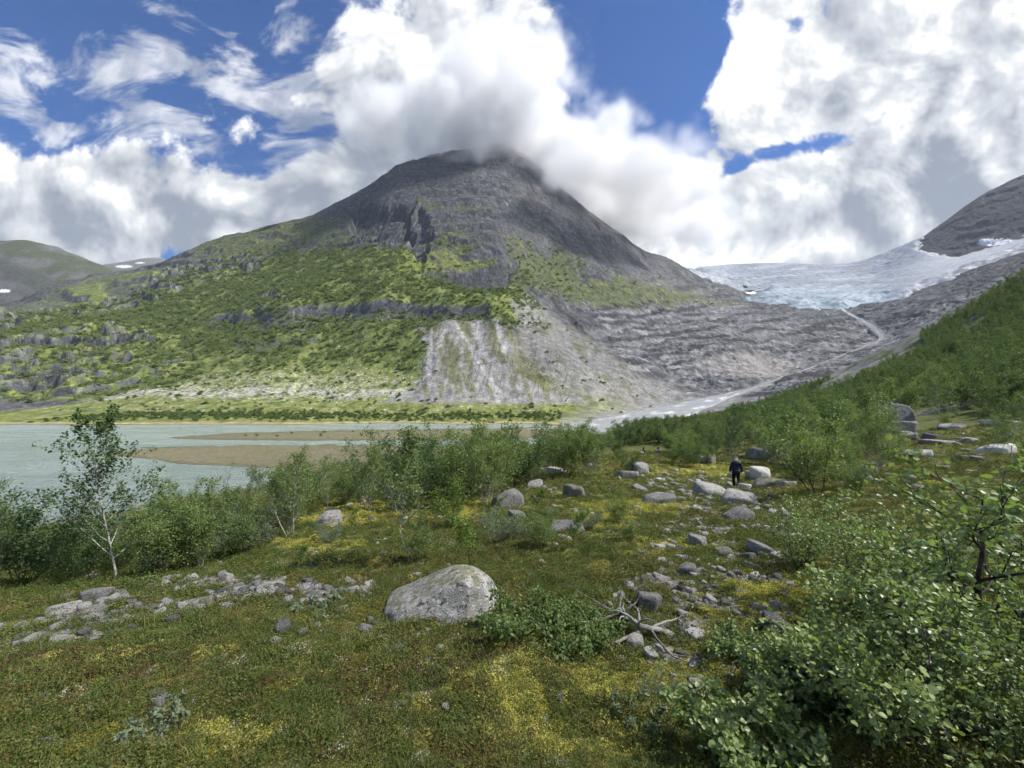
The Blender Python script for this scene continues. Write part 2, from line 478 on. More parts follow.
# river bed
rz = np.interp(rt, np.concatenate([[0], np.cumsum([math.dist(a[:2], b[:2]) for a, b in zip(RIVP, RIVP[1:])])]) / sum(math.dist(a[:2], b[:2]) for a, b in zip(RIVP, RIVP[1:])), [p[2] for p in RIVP])
kk = 1 - sstep(.9, 2.6, rd / rw)
Z = Z * (1 - kk) + kk * (rz - .7 + .9 * sstep(.85, 1.5, rd / rw) + .5 * fbm(X / 9, Y / 9, 3, 75))
PX2, PY2 = project(X, Y, Z)

# slope
dXu = np.gradient(X, axis=0); dYu = np.gradient(Y, axis=0); dZu = np.gradient(Z, axis=0)
dXv = np.gradient(X, axis=1); dYv = np.gradient(Y, axis=1); dZv = np.gradient(Z, axis=1)
nx = dYu * dZv - dZu * dYv; ny = dZu * dXv - dXu * dZv; nz = dXu * dYv - dYu * dXv
nl = np.sqrt(nx * nx + ny * ny + nz * nz); nzn = np.abs(nz) / nl
steep = sstep(.66, .46, nzn)

# the surface's own colours
def col(r, g, b): return np.array([r, g, b], float)
def lay(C, m, c): return C + (c - C) * np.clip(m, 0, 1)[..., None]
n_big = fbm(X / 45, Y / 45, 5, 81); n_s = fbm(X / 14, Y / 14, 4, 83); n_xs = perlin(X / 4.5, Y / 4.5, 85)
C = np.zeros(X.shape + (3,)) + col(.112, .115, .124)
C = lay(C, sstep(-.1, .35, n_big), col(.085, .088, .098))
C = lay(C, sstep(.1, .4, n_s + .2 * n_xs) * .6, col(.20, .20, .202))
# rubbed pale slabs
ps = sstep(.08, .3, fbm(ux / 40, uy / 15, 4, 87) + .12 * n_xs)
C = lay(C, slabs * .7, col(.135, .137, .146))
C = lay(C, ps * slabs * .8, col(.31, .305, .30))
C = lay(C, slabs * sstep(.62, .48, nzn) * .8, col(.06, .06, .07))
stain = sstep(.15, .4, fbm(ux / 25 + 9, uy / 90, 4, 88))
C = lay(C, stain * slabs * .5, col(.085, .083, .087))
# joints and ledges of the bare rock
ck = ridged((PX - CX) * RR / F / 26 + .5 * wx, Z / 60 + X / 90, 4, 131)
C = lay(C, (1 - slabs) * sstep(.12, .34, ck) * .65, col(.05, .052, .06))
ck2 = fbm(X / 70 + Y / 50, Z / 7 + .8 * wx + X / 60, 4, 133)
C = lay(C, (1 - slabs) * sstep(.1, .35, ck2) * .5, col(.06, .062, .07))
C = lay(C, (1 - slabs) * sstep(.15, .4, -ck2 + .3 * n_xs) * .45, col(.20, .20, .205))
lg = fbm(PX / 42 + PY / 22, (PY + PX * .06) / 4.6 + .7 * wx, 4, 135)
lgr = fbm((PX + PY * 2) / 60, (PY + PX * .42) / 4.2 + .6 * wx, 4, 137)
lgm = np.where(PX > 872, lgr, lg)
C = lay(C, slabs * sstep(.03, .2, lgm) * .9, col(.045, .046, .053))
C = lay(C, slabs * sstep(.12, .36, -lgm + .25 * n_xs) * .55, col(.27, .268, .27))
C = lay(C, slabs * sstep(.3, .8, np.exp(-((PXw - 755) / 70) ** 2 - ((PYw - 366) / 16) ** 2) + .35 * n_s) * .7, col(.34, .325, .30))
face = sstep(500, 540, PX) * (1 - slabs) * (RR > 520)
fl_ = fbm((PX - PY * .75) / 8.5, (PY + PX * .3) / 46, 4, 139)          # runnels down the fall line
C = lay(C, face * sstep(.05, .3, fl_) * .6, col(.042, .045, .052))
C = lay(C, face * sstep(.08, .35, -fl_ + .3 * n_xs) * .45, col(.17, .17, .175))
# thin turf on ledges of the rock faces
turf = np.zeros(X.shape)
for cx, cy, ra, rb, am in ((545, 272, 45, 22, 1.1), (610, 292, 60, 16, 1.1), (660, 298, 50, 10, .9), (720, 303, 40, 6, .6), (520, 250, 30, 30, .6), (450, 240, 45, 22, .65), (470, 208, 22, 6, .9), (420, 205, 30, 10, .6), (300, 230, 90, 18, .9), (235, 246, 70, 14, .9), (560, 345, 60, 40, .4), (470, 262, 35, 9, .8), (600, 390, 40, 12, 1.0), (500, 400, 100, 6, 1.0), (900, 420, 120, 30, .8)):
    turf = np.maximum(turf, am * np.exp(-((PXw - cx) / ra) ** 2 - ((PYw - cy) / rb) ** 2))
turf = sstep(.32, .62, turf + .55 * n_s + .3 * n_big - .5 * steep)
C = lay(C, turf * .85, col(.085, .105, .038))
C = lay(C, turf * sstep(0, .4, n_big), col(.12, .13, .05))
# green slopes
Gc = np.zeros(C.shape) + col(.135, .165, .048)
Gc = lay(Gc, sstep(.0, .4, n_big), col(.205, .225, .075))
Gc = lay(Gc, sstep(.05, .4, -n_s), col(.08, .11, .03))
C = lay(C, green * (1 - steep * .95), Gc)
lime = np.exp(-((PXw - 420) / 70) ** 2 - ((PYw - 262) / 13) ** 2) + np.exp(-((PXw - 500) / 40) ** 2 - ((PYw - 305) / 13) ** 2) * .9
C = lay(C, sstep(.25, .8, lime + .4 * n_s) * (1 - steep) * .8, col(.19, .22, .055))
for pg in ([(185, 318), (260, 314), (300, 304), (360, 306), (420, 304), (490, 304), (486, 316), (430, 319), (330, 317), (290, 330), (215, 332)], [(-40, 300), (60, 290), (90, 298), (20, 314)], [(95, 283), (150, 280), (160, 294), (120, 301)], [(420, 272), (470, 276), (520, 264), (505, 286), (470, 290), (440, 288)], [(230, 340), (310, 336), (320, 344), (240, 350)]):
    C = lay(C, sstep(-2, 2, poly_sd(PXw + 6 * n_s, PYw + 5 * n_s, pg)) * sstep(-.35, .1, n_s + .3 * n_xs) * .85, col(.075, .077, .085))
# valley floor grass, stony belts
floor_ = sstep(362, 380, PYw) * (PX < 700) * (RR < 700)
Fc = np.zeros(C.shape) + col(.155, .18, .05)
Fc = lay(Fc, sstep(0, .4, n_big + .4 * n_s), col(.22, .235, .085))
Fc = lay(Fc, sstep(.1, .4, -n_s), col(.085, .12, .03))
C = lay(C, floor_ * (1 - slabs), Fc)
belt = np.exp(-((PYw - 394) / 6.5) ** 2) * 1.05 + .72 * np.exp(-((PYw - 380) / 11) ** 2) + .5 * np.exp(-((PYw - 408) / 3.0) ** 2)
belt = belt * (PX < 560) * (RR < 720)
stn = perlin(X / 2.6, Y / 2.6, 91) + .6 * perlin(X / 6, Y / 6, 92)
C = lay(C, sstep(.45, .85, belt * .62 + .62 * stn + .3 * n_s) * .9, col(.40, .39, .36))
# debris cone and fan
Cc = np.zeros(C.shape) + col(.31, .30, .295)
Cc = lay(Cc, sstep(-.1, .3, n_xs + .5 * n_s) * .5, col(.27, .265, .26))
streak = sstep(-.05, .25, fbm(PX / 7 + (PY - 320) * -.06 * 0 + (PX - PY * .55) / 50, (PY) / 70, 3, 95))
patch_ = sstep(.0, .3, fbm(PX / 16 - PY / 24, PY / 40 + PX / 60, 3, 96) - .18 * sstep(370, 395, PY) + .12)
C = lay(C, cone * .8, col(.135, .135, .065))
C = lay(C, cone * patch_ * .6, col(.22, .215, .19))
chw = 3.2 * fbm(X / 16, Y / 16, 4, 98)
for pg in ([(415, 327), (422, 326), (436, 345), (438, 360), (429, 353)], [(444, 322), (452, 322), (439, 346), (438, 370), (470, 396), (420, 398), (398, 398), (426, 372), (429, 352)],
           [(446, 322), (454, 322), (484, 352), (518, 374), (560, 400), (500, 403), (462, 400), (455, 372), (462, 356)], [(469, 321), (489, 319), (487, 350), (491, 362), (478, 350)], [(494, 321), (501, 321), (514, 350), (506, 353)], [(405, 391), (575, 393), (590, 404), (380, 402)]):
    C = lay(C, sstep(-2.5, 2.5, poly_sd(PX + 1.6 * chw, PY + chw, pg) + .5 * chw) * (RR < 800) * (.55 + .45 * sstep(-.3, .2, n_s)), Cc * .9)
C = lay(C, cone * sstep(.02, .28, fbm(PX / 9 - PY / 26, PY / 55 + PX / 70, 3, 94) + .1 * n_s) * .75, col(.14, .145, .065))

for a, b, c_, d_ in SCREE:
    dd, tt = line_d(PX + 3 * n_s, PY, [(a, b), (c_, d_)])
    C = lay(C, (1 - sstep(.3 + tt * 1.5, 1.2 + tt * 4, dd)) * (RR < 800) * .6, col(.42, .41, .40))
Cf = np.zeros(C.shape) + col(.20, .196, .185)
Cf = lay(Cf, streak * .6, col(.235, .23, .23))
Cf = lay(Cf, sstep(.1, .4, fbm((PX + PY * .2) / 20, (PY - PX * .75) / 9, 4, 97)) * .75, col(.10, .105, .05))
C = lay(C, fan * .9, Cf)
# sand rim by the water, gravel by the river
C = lay(C, sstep(-10.6, -12.0, Z) * (PX < 600), col(.33, .29, .15))
C = lay(C, sstep(-12.2, -12.8, Z), col(.17, .145, .08))
C = lay(C, (1 - sstep(1.0, 2.6, rd / rw + .5 * n_s)) * (PX > 560) * .9, col(.26, .258, .255))
# upper right wall is a darker rock
wall = sstep(-4, 6, poly_sd(PXw * .3 + PX * .7, PYw * .3 + PY * .7, [(915, 252), (935, 225), (985, 190), (1024, 168), (1300, 40), (1300, 150), (1024, 245), (960, 262)])) * (RR > 1300)
C = lay(C, wall * .8, np.array([.045, .048, .058]))
C = lay(C, wall * sstep(.1, .35, fbm(PX / 40 + PY / 40, (PY + PX * .6) / 7, 3, 99)) * .4, col(.12, .12, .128))
C *= (1 - .30 * (1 - green) * (1 - floor_) * (1 - cone) * (1 - .6 * turf) * (1 - .55 * slabs) * (1 - .5 * fan))[..., None]
# old snow patches on the ledges
sn = np.zeros(X.shape)
for cx, cy, ra, rb in ((751, 293, 7, 2.2), (905, 262, 9, 2), (1000, 243, 26, 3.5), (1040, 236, 20, 3), (590, 318, 2, 1)):
    sn = np.maximum(sn, np.exp(-((PX + 4 * n_s - cx) / ra) ** 2 - ((PY + 2 * n_s - cy) / rb) ** 2))
C = lay(C, sstep(.4, .55, sn) * (RR > 900), col(.78, .79, .82))
C *= (1 + .18 * n_xs + .12 * n_s)[..., None]
C = np.clip(C, .02, .85)
M_mtn = mat_painted("mountain_surface", .68, 1.34, .09, .3, 2.6, .92, .55)
V = np.stack([X, Y, Z], -1).reshape(-1, 3)
# everything beyond the wide view is one continuous sheet; faces run outwards
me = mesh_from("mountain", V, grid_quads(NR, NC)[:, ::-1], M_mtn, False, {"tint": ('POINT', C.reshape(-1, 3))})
link("mountain", me, kind="structure")
FAR = dict(X=X, Y=Y, Z=Z, PX=PX, PY=PY, green=green, steep=steep, turf=turf, floor=floor_, belt=belt, cone=cone, fan=fan, slabs=slabs, n_s=n_s, n_big=n_big, R=RR, lime=lime, rd=rd / rw)

# glacier: an ice sheet lying in the upper basin
r0, r1 = np.searchsorted(rr, 1090), NR
sub = (slice(r0, r1), slice(np.searchsorted(az, math.atan((670 - CX) / F)), NC))
sdg = ice_sd[sub]; Xg, Yg, Zg, PXg, PYg = X[sub], Y[sub], Z[sub], PX[sub], PY[sub]
Zs = far_base(TH[sub], RR[sub])
fall = 1 - sstep(880, 960, PXg)                                    # the broken icefall, left of the smooth snow ramp
crev = ridged(Xg / 38, Yg / 24, 4, 111); crev2 = ridged(Xg / 13, Yg / 9, 3, 113)
Zi = Zs - 14 + 32 * sstep(-6, 5, sdg) + fall * (7 * crev + 2.5 * crev2) + (1 - fall) * 4 * fbm(Xg / 60, Yg / 60, 4, 115)
Ci = np.zeros(Xg.shape + (3,)) + col(.235, .265, .31)
Ci = lay(Ci, fall * sstep(.05, -.2, crev + .45 * crev2), col(.17, .20, .25))
Ci = lay(Ci, fall * sstep(286, 300, PYg + 3 * crev) * .8, col(.25, .325, .375))
Ci = lay(Ci, fall * sstep(-.1, .3, fbm(Xg / 160, Yg / 50, 4, 117)) * sstep(292, 280, PYg) * .6, col(.20, .215, .24))
Ci = lay(Ci, fall * sstep(.05, .3, fbm(PXg / 26 + PYg / 10, (PYg + PXg * .04) / 3.0, 4, 118)) * .6, col(.35, .375, .41))
Ci = lay(Ci, fall * sstep(.05, .3, -fbm(PXg / 26 + PYg / 10, (PYg + PXg * .04) / 3.0, 4, 118)) * .6, col(.17, .19, .22))
Ci = lay(Ci, (1 - fall), col(.35, .37, .405))
Ci = lay(Ci, (1 - fall) * sstep(.12, .3, fbm((PXg + PYg) / 50, (PYg + PXg * .38) / 3.5, 3, 119)) * .75, col(.32, .33, .35))
Ci = lay(Ci, (1 - sstep(720, 745, PXg)) * .4, col(.42, .44, .48))
nrg, ncg = Xg.shape
Q = grid_quads(nrg, ncg)[:, ::-1]
keep = (sdg.ravel()[Q] > -9).any(1)
used, inv = np.unique(Q[keep], return_inverse=True)
Vg = np.stack([Xg, Yg, Zi], -1).reshape(-1, 3)[used]
M_ice = mat_painted("glacier_ice", .82, 1.15, .05, .15, 1.5, .6, .35)
link("glacier", mesh_from("glacier", Vg, inv.reshape(-1, 4), M_ice, True, {"tint": ('POINT', Ci.reshape(-1, 3)[used])}), kind="structure")

# distant hills beyond the left end of the valley
def distant_ridge(name, prof, y0, depth, seed, cols, tint2, snow=None):
    ps_ = np.linspace(prof[0][0], prof[-1][0], 420)
    top = np.interp(ps_, [p[0] for p in prof], [p[1] for p in prof])
    k = np.linspace(0, 1, 90)[:, None]
    yy = y0 + depth * (1 - k) * np.ones_like(ps_)
    xx = (ps_ - CX)[None, :] / F * y0 * (1 + .0 * k) + 0 * yy
    zt = (HY - top)[None, :] / F * y0
    prof_k = 1 - (1 - k) ** 1.6 * 1.0
    zz = -30 + (zt + 30) * prof_k
    yy = y0 - depth * (1 - k) * np.ones_like(ps_)[None, :]
    rel = ridged(xx / (depth * .35), yy / (depth * .35), 5, seed)
    zz = zz + rel * depth * .035 * (1 - k * .35) + fbm(xx / 40, yy / 40, 4, seed + 3) * 4
    back = np.stack([xx[-1], yy[-1] + depth, zz[-1] * .3], -1)[None]
    P = np.concatenate([np.stack([xx, yy, zz], -1), back], 0)
    nn = fbm(P[..., 0] / 110, P[..., 1] / 110, 5, seed + 9)
    Cc = np.zeros(P.shape) + np.array(cols); Cc = lay(Cc, sstep(-.1, .3, nn), np.array(tint2))
    if snow:
        qx, qy = project(P[..., 0], P[..., 1], P[..., 2])
        for cx, cy, ra, rb in snow:
            Cc = lay(Cc, sstep(.4, .6, np.exp(-((qx - cx) / ra) ** 2 - ((qy - cy) / rb) ** 2)), np.array([.8, .81, .84]))
    me = mesh_from(name, P.reshape(-1, 3), grid_quads(91, 420)[:, ::-1], M_mtn, True, {"tint": ('POINT', Cc.reshape(-1, 3))})
    link(name, me, kind="structure")
distant_ridge("hill", [(-420, 235), (-200, 240), (-60, 246), (0, 242), (35, 242), (60, 248), (85, 259), (112, 268), (160, 300)], 2500, 800, 201, (.058, .068, .036), (.10, .10, .095))
distant_ridge("hill", [(60, 285), (95, 267), (118, 263), (150, 258), (178, 259), (230, 262), (300, 290)], 3600, 700, 211, (.14, .15, .14), (.2, .2, .2), [(124, 266.5, 10, 1.6), (140, 263, 6, .8)])
distant_ridge("hill", [(-420, 240), (-120, 250), (-40, 255), (0, 260), (22, 265), (45, 275), (70, 292), (110, 320)], 1750, 500, 221, (.05, .055, .05), (.08, .08, .085), [(4, 291, 7, 1.5)])
# ------------------------------------------------------------------ near ground

azf = np.concatenate([np.linspace(-math.pi, -1.09, 60, endpoint=False), np.linspace(-1.09, 1.09, 920), np.linspace(1.09, math.pi, 60)[1:-1]])
NCn = len(azf)
rn = np.exp(np.linspace(math.log(0.55), math.log(430), 900))
THn, RRn = np.meshgrid(azf, rn)
Xn = RRn * np.sin(THn); Yn = RRn * np.cos(THn)
Zn, Zn0 = near_z(Xn, Yn, both=True)

STONE_STRIP = [(-40, 640), (40, 618), (110, 596), (190, 578), (260, 578), (330, 580), (378, 582), (372, 602), (300, 606), (230, 610), (170, 622), (100, 640), (30, 645), (-40, 660)]
STONE_RIGHT = [(590, 655), (610, 585), (660, 560), (640, 530), (690, 500), (640, 485), (700, 478), (770, 485), (800, 520), (800, 575), (790, 620), (760, 680), (700, 700), (640, 670)]
YELLOW = [(640, 700, 90, 50), (590, 745, 90, 30), (720, 660, 50, 25), (95 + 280, 507, 60, 14), (640, 507, 70, 9), (600, 520, 40, 8), (690, 545, 60, 12), (225, 735, 60, 18), (470, 510, 40, 10), (740, 470, 90, 8), (300, 545, 60, 8), (760, 600, 60, 25), (520, 700, 30, 30), (330, 520, 40, 6)]


def ground_masks(x, y, z=None):
    """moss, lichen, stone and heath cover at points of the near ground"""
    r = np.maximum(np.hypot(x, y), .5)
    if z is None: z = near_z(x, y, False)
    px, py = project(x, y, z)
    front = y > 0.25 * r
    n1 = fbm(x * .9, y * .9, 5, 301); n2 = fbm(x * 3.1, y * 3.1, 4, 303); n3 = fbm(x * .22, y * .22, 4, 305); n4 = fbm(x * 8, y * 8, 3, 307)
    ye = np.zeros(x.shape)
    for cx, cy, a, b in YELLOW:
        ye = np.maximum(ye, np.exp(-((px - cx) / a) ** 2 - ((py - cy) / b) ** 2))
    ye = np.where(front, ye, 0) * .95 + .3 * (n3 + .1)
    moss = sstep(.25, 1.15, ye + 1.0 * n1 + .7 * n2 + .25 * n4)
    st = np.maximum(sstep(-14, 8, poly_sd(px + 16 * n2, py + 8 * n1, STONE_STRIP)), .8 * sstep(-25, 15, poly_sd(px + 30 * n2, py + 14 * n1, STONE_RIGHT)))
    st = np.where(front, st, 0)
    stone = sstep(.62, .95, st * .85 + .75 * n2 + .5 * n1 + .25 * n4)
    brown = sstep(-.05, .4, n1 * .7 + n3 * .6 + .3 * n2)
    return dict(moss=moss * (1 - stone * .6), stone=stone, brown=brown, n1=n1, n2=n2, n3=n3, n4=n4, px=px, py=py, r=r, st=st)


g = ground_masks(Xn, Yn, Zn0)
Cn = np.zeros(Xn.shape + (3,)) + col(.09, .10, .026)
Cn = lay(Cn, sstep(-.1, .35, g['n2']), col(.145, .142, .04))
Cn = lay(Cn, g['brown'] * .6, col(.105, .08, .036))
Cn = lay(Cn, sstep(.25, .5, g['n4'] + .3 * g['n2']) * .4, col(.16, .14, .06))
Cn = lay(Cn, g['moss'], col(.25, .24, .05))
Cn = lay(Cn, g['moss'] * sstep(-.1, .4, g['n4']), col(.34, .32, .09))
Cn = lay(Cn, sstep(.33, .5, g['n4'] * .6 + g['n1'] * .5) * .6, col(.30, .30, .24))
Cn = lay(Cn, g['stone'] * .85, col(.22, .21, .195))
slope_y = sstep(40, 100, RRn)
Cn = lay(Cn, slope_y * .8, col(.06, .085, .022))
fr = sstep(.12, .3, fbm(Xn / 22, Yn / 9, 4, 311)) * sstep(60, 110, RRn) * (Xn > 40)
Cn = lay(Cn, fr, col(.19, .19, .19))
crag = np.maximum(sstep(-8, 10, poly_sd(g['px'] + 14 * g['n3'], g['py'], [(800, 402), (832, 372), (870, 352), (915, 338), (920, 352), (880, 372), (850, 390), (820, 402)])), sstep(-8, 10, poly_sd(g['px'] + 14 * g['n3'], g['py'], [(880, 345), (940, 310), (1024, 262), (1060, 240), (1060, 262), (1000, 300), (930, 335)]))) * (RRn > 120)
Cn = lay(Cn, crag * sstep(-.25, .15, fbm(Xn / 9, Yn / 5, 4, 313)) * .85, col(.22, .22, .225))
Zn = Zn + crag * 2.5 * ridged(Xn / 16, Yn / 16, 4, 315)
wet = sstep(-12.0, -13.0, Zn)
Cn = lay(Cn, wet, col(.13, .115, .075))
Cn *= (1 + .25 * perlin(Xn * 17, Yn * 17, 317) * (RRn < 12))[..., None]
M_gnd = mat_painted("heath_ground", .62, 1.4, 6, 40, .02, .95, 55)
V = np.stack([Xn, Yn, Zn], -1).reshape(-1, 3)
V = np.concatenate([V, [[0, 0, float(Zn[0].mean())]]])
Q = grid_quads(len(rn), NCn, True)[:, ::-1]
cap = np.stack([np.full(NCn // 2, len(V) - 1), (np.arange(0, NCn - 1, 2) + 0) % NCn, np.arange(1, NCn, 2)[:NCn // 2], (np.arange(2, NCn + 1, 2)[:NCn // 2]) % NCn], -1)[:, ::-1]
tint = np.concatenate([Cn.reshape(-1, 3), [[.06, .07, .02]]])
link("ground", mesh_from("ground", V, np.concatenate([Q, cap]), M_gnd, True, {"tint": ('POINT', np.clip(tint, .01, .8))}), kind="structure")

# ------------------------------------------------------------------ lake, sand bars, river
m, t = material("lake_water")
p = t.coord()
w1 = t.noise(t.mapv(p, (.28, .8, 1), (0, 0, .2)), .9, 6, .68, .4); w2 = t.noise(t.mapv(p, (.06, .10, 1)), .5, 4, .6)
calm = t.ramp(t.noise(t.mapv(p, (.012, .05, 1)), 1.0, 4, .6), .38, .62)
colw = t.mix(t.ramp(w2, .35, .65), (.24, .305, .285), (.32, .39, .37))
bm = t.bump(w1, 1.0, 1.6)
t.out(t.principled(colw, t.m('MULTIPLY_ADD', calm, .14, .10), .5, bm))
la, lr_ = np.meshgrid(np.linspace(-1.25, .62, 820), np.exp(np.linspace(math.log(24), math.log(560), 560)))
xl, yl = lr_ * np.sin(la), lr_ * np.cos(la)
cat_ = sstep(-.2, .3, fbm(xl / 45, yl / 18, 3, 431))                # cat's paws: rougher and smoother water
zl = LAKE + (.035 + .075 * cat_) * fbm(xl / 1.5 + yl * .25, yl / 1.0, 3, 433) * (1 - sstep(120, 260, lr_))
me = mesh_from("lake", np.stack([xl, yl, zl], -1).reshape(-1, 3), grid_quads(560, 820)[:, ::-1], m, True)
link("lake", me, kind="structure")

xs = np.arange(-240, 110, .8); ys = np.arange(80, 350, .8)
XB, YB = np.meshgrid(xs, ys)
bx, by = project(XB, YB, np.full(XB.shape, LAKE))
nb = fbm(XB / 9, YB / 9, 4, 401); nb2 = fbm(XB / 2.3, YB / 2.3, 3, 403)
A = [(100, 455), (150, 447), (250, 443.6), (420, 444), (470, 445.5), (560, 441), (585, 446), (560, 475), (400, 484), (330, 472), (250, 468), (180, 465), (150, 460)]
B = [(150, 438), (230, 432.5), (330, 429.5), (450, 428), (560, 426), (610, 427.5), (560, 439), (470, 440.5), (420, 441.5), (300, 441.5), (200, 440.5)]
sdb = np.maximum(poly_sd(bx + nb * 34 + nb2 * 8, (by + nb * 2.6 + nb2 * .8) * 3, [(a, b * 3) for a, b in A]), poly_sd(bx + nb * 10, (by + nb * 1.0) * 3, [(a, b * 3) for a, b in B]))
ZB = LAKE - .3 + .42 * sstep(-4, 6, sdb) + .07 * nb + .05 * nb2
CB = np.zeros(XB.shape + (3,)) + col(.155, .14, .088)
CB = lay(CB, sstep(0, .4, nb), col(.13, .115, .06)); CB = lay(CB, sstep(.1, .4, nb2 + .5 * nb) * .6, col(.11, .125, .045))
CB = lay(CB, sstep(.25, .45, nb2) * .5, col(.3, .27, .18))
Q = grid_quads(len(ys), len(xs))
keep = (sdb.ravel()[Q] > -8).any(1); used, inv = np.unique(Q[keep], return_inverse=True)
CB = lay(CB, sstep(12, 1, sdb + 3 * nb2) * .75, col(.085, .085, .055))
CB = lay(CB, sstep(.05, .35, nb) * .5, col(.14, .15, .075))
M_sand = mat_painted("river_silt", .7, 1.3, .8, 3, .05, .85, 5)
link("sandbar", mesh_from("sandbar", np.stack([XB, YB, ZB], -1).reshape(-1, 3)[used], inv.reshape(-1, 4), M_sand, True, {"tint": ('POINT', CB.reshape(-1, 3)[used])}), kind="structure")
SAND = (XB, YB, ZB, sdb)

# the river: braided meltwater sheet along its bed
pp = np.array(RIVP); seg = np.concatenate([[0], np.cumsum(np.hypot(np.diff(pp[:, 0]), np.diff(pp[:, 1])))])
s = np.linspace(0, seg[-1], 560)
rx, ry, rzz, rww = (np.interp(s, seg, v) for v in (pp[:, 0], pp[:, 1], pp[:, 2], np.array(RIVW, float)))
def smooth(a, n=15):
    return np.convolve(np.pad(a, n, mode='edge'), np.ones(2 * n + 1) / (2 * n + 1), 'valid')
rx, ry, rzz, rww = map(smooth, (rx, ry, rzz, rww))
rww = rww * (1 + .7 * fbm(s / 35, s * 0, 3, 412) * (rww < 15))
tx, ty = np.gradient(rx), np.gradient(ry); tl = np.hypot(tx, ty); tx /= tl; ty /= tl
cr = np.linspace(-1, 1, 41)
wig = smooth(fbm(s / 40, s * 0, 3, 411), 3)
XR = rx[:, None] + ty[:, None] * cr * rww[:, None] * 1.05 + wig[:, None] * rww[:, None] * .3
YR = ry[:, None] - tx[:, None] * cr * rww[:, None] * 1.05
ZR = rzz[:, None] + .12 * fbm(XR / 5, YR / 5, 3, 413) + 0 * XR
ZR[:, 0] -= .8; ZR[:, -1] -= .8
fo = fbm(s[:, None] / 30 + 0 * cr, cr * 2.2 + s[:, None] / 90, 4, 415) + .3 * fbm(XR / 3, YR / 3, 2, 417)
steepr = np.gradient(rzz, s)[:, None]
foam = sstep(.14, .45, fo + .35 * np.clip(steepr, 0, .35)) * .85
gravel = sstep(.1, .3, fbm(s[:, None] / 45 + 5, cr * 1.6 - s[:, None] / 150, 4, 419) - 1.2 * np.clip(steepr - .06, 0, .4)) * (rww[:, None] > 12)
CR = np.zeros(XR.shape + (3,)) + col(.27, .295, .305)
up_ = (1 - sstep(6, 14, rww))[:, None] * sstep(.97, .80, s / seg[-1])[:, None]
CR = lay(CR, up_ + 0 * XR, col(.155, .157, .163)); CR = lay(CR, foam * (1 - .75 * up_), col(.8, .82, .83)); CR = lay(CR, gravel * .9, col(.30, .29, .28))
m, t = material("river_water")
b = t.bump(t.noise(t.coord(), .8, 5, .65), .8, .25)
t.out(t.principled(t.attr("tint", 'Color'), .32, .5, b))
link("river", mesh_from("river", np.stack([XR, YR, ZR], -1).reshape(-1, 3), grid_quads(len(s), 41)[:, ::-1], m, True, {"tint": ('POINT', CR.reshape(-1, 3))}), kind="structure")
# ------------------------------------------------------------------ plants
print("plants")
M_leaf = mat_leaf("birch_leaf", (.07, .122, .034), (.205, .265, .095), .38, .5, .35)
M_leaf_dark = mat_leaf("shore_birch_leaf", (.034, .072, .022), (.085, .14, .04), .32, .5, .35)
M_leaf_yel = mat_leaf("young_birch_leaf", (.075, .14, .02), (.16, .24, .045), .35, .5, .35)
M_leaf_grey = mat_leaf("willow_leaf", (.085, .125, .07), (.17, .215, .13), .25, .55, .35, (.25, .28, .22))
M_leaf_near = mat_leaf("broad_leaf", (.085, .14, .042), (.30, .37, .14), .30, .42, .45, (.18, .25, .13))
M_leaf_hill = mat_leaf("hillside_leaf", (.04, .082, .024), (.16, .22, .078), .28, .6, .25)
M_bark = mat_bark("birch_bark", (.42, .40, .37), (.06, .05, .045), .56)
M_bark_dark = mat_bark("dark_bark", (.10, .085, .07), (.035, .03, .027), .5)
M_wood_dead = mat_bark("weathered_wood", (.27, .26, .24), (.12, .11, .10), .5)
R3 = np.random.default_rng(77)


def unit(v):
    return v / (np.linalg.norm(v, axis=-1, keepdims=True) + 1e-9)


def polyline(r, base, d, length, nseg, wander, up):
    pts = [np.array(base, float)]; d = unit(np.array(d, float))
    for _ in range(nseg):
        d = unit(d + r.normal(0, wander, 3) + np.array([0, 0, up]))
        pts.append(pts[-1] + d * length / nseg)
    return np.array(pts)


def tubes_mesh(tubes, sides=5):
    """tubes: list of (points, radii) -> vertices, quads"""
    Vs, Qs, off = [], [], 0
    a = np.arange(sides) * 2 * math.pi / sides
    for p, rad in tubes:
        d = unit(np.gradient(p, axis=0))
        ref = np.where(np.abs(d[:, 2:3]) > .9, np.array([[1., 0, 0]]), np.array([[0, 0, 1.]]))
        e1 = unit(np.cross(d, ref)); e2 = np.cross(d, e1)
        ring = p[:, None] + (np.cos(a)[None, :, None] * e1[:, None] + np.sin(a)[None, :, None] * e2[:, None]) * np.asarray(rad)[:, None, None]
        Vs.append(ring.reshape(-1, 3)); Qs.append(grid_quads(len(p), sides, True) + off); off += len(p) * sides
    return np.concatenate(Vs), np.concatenate(Qs)


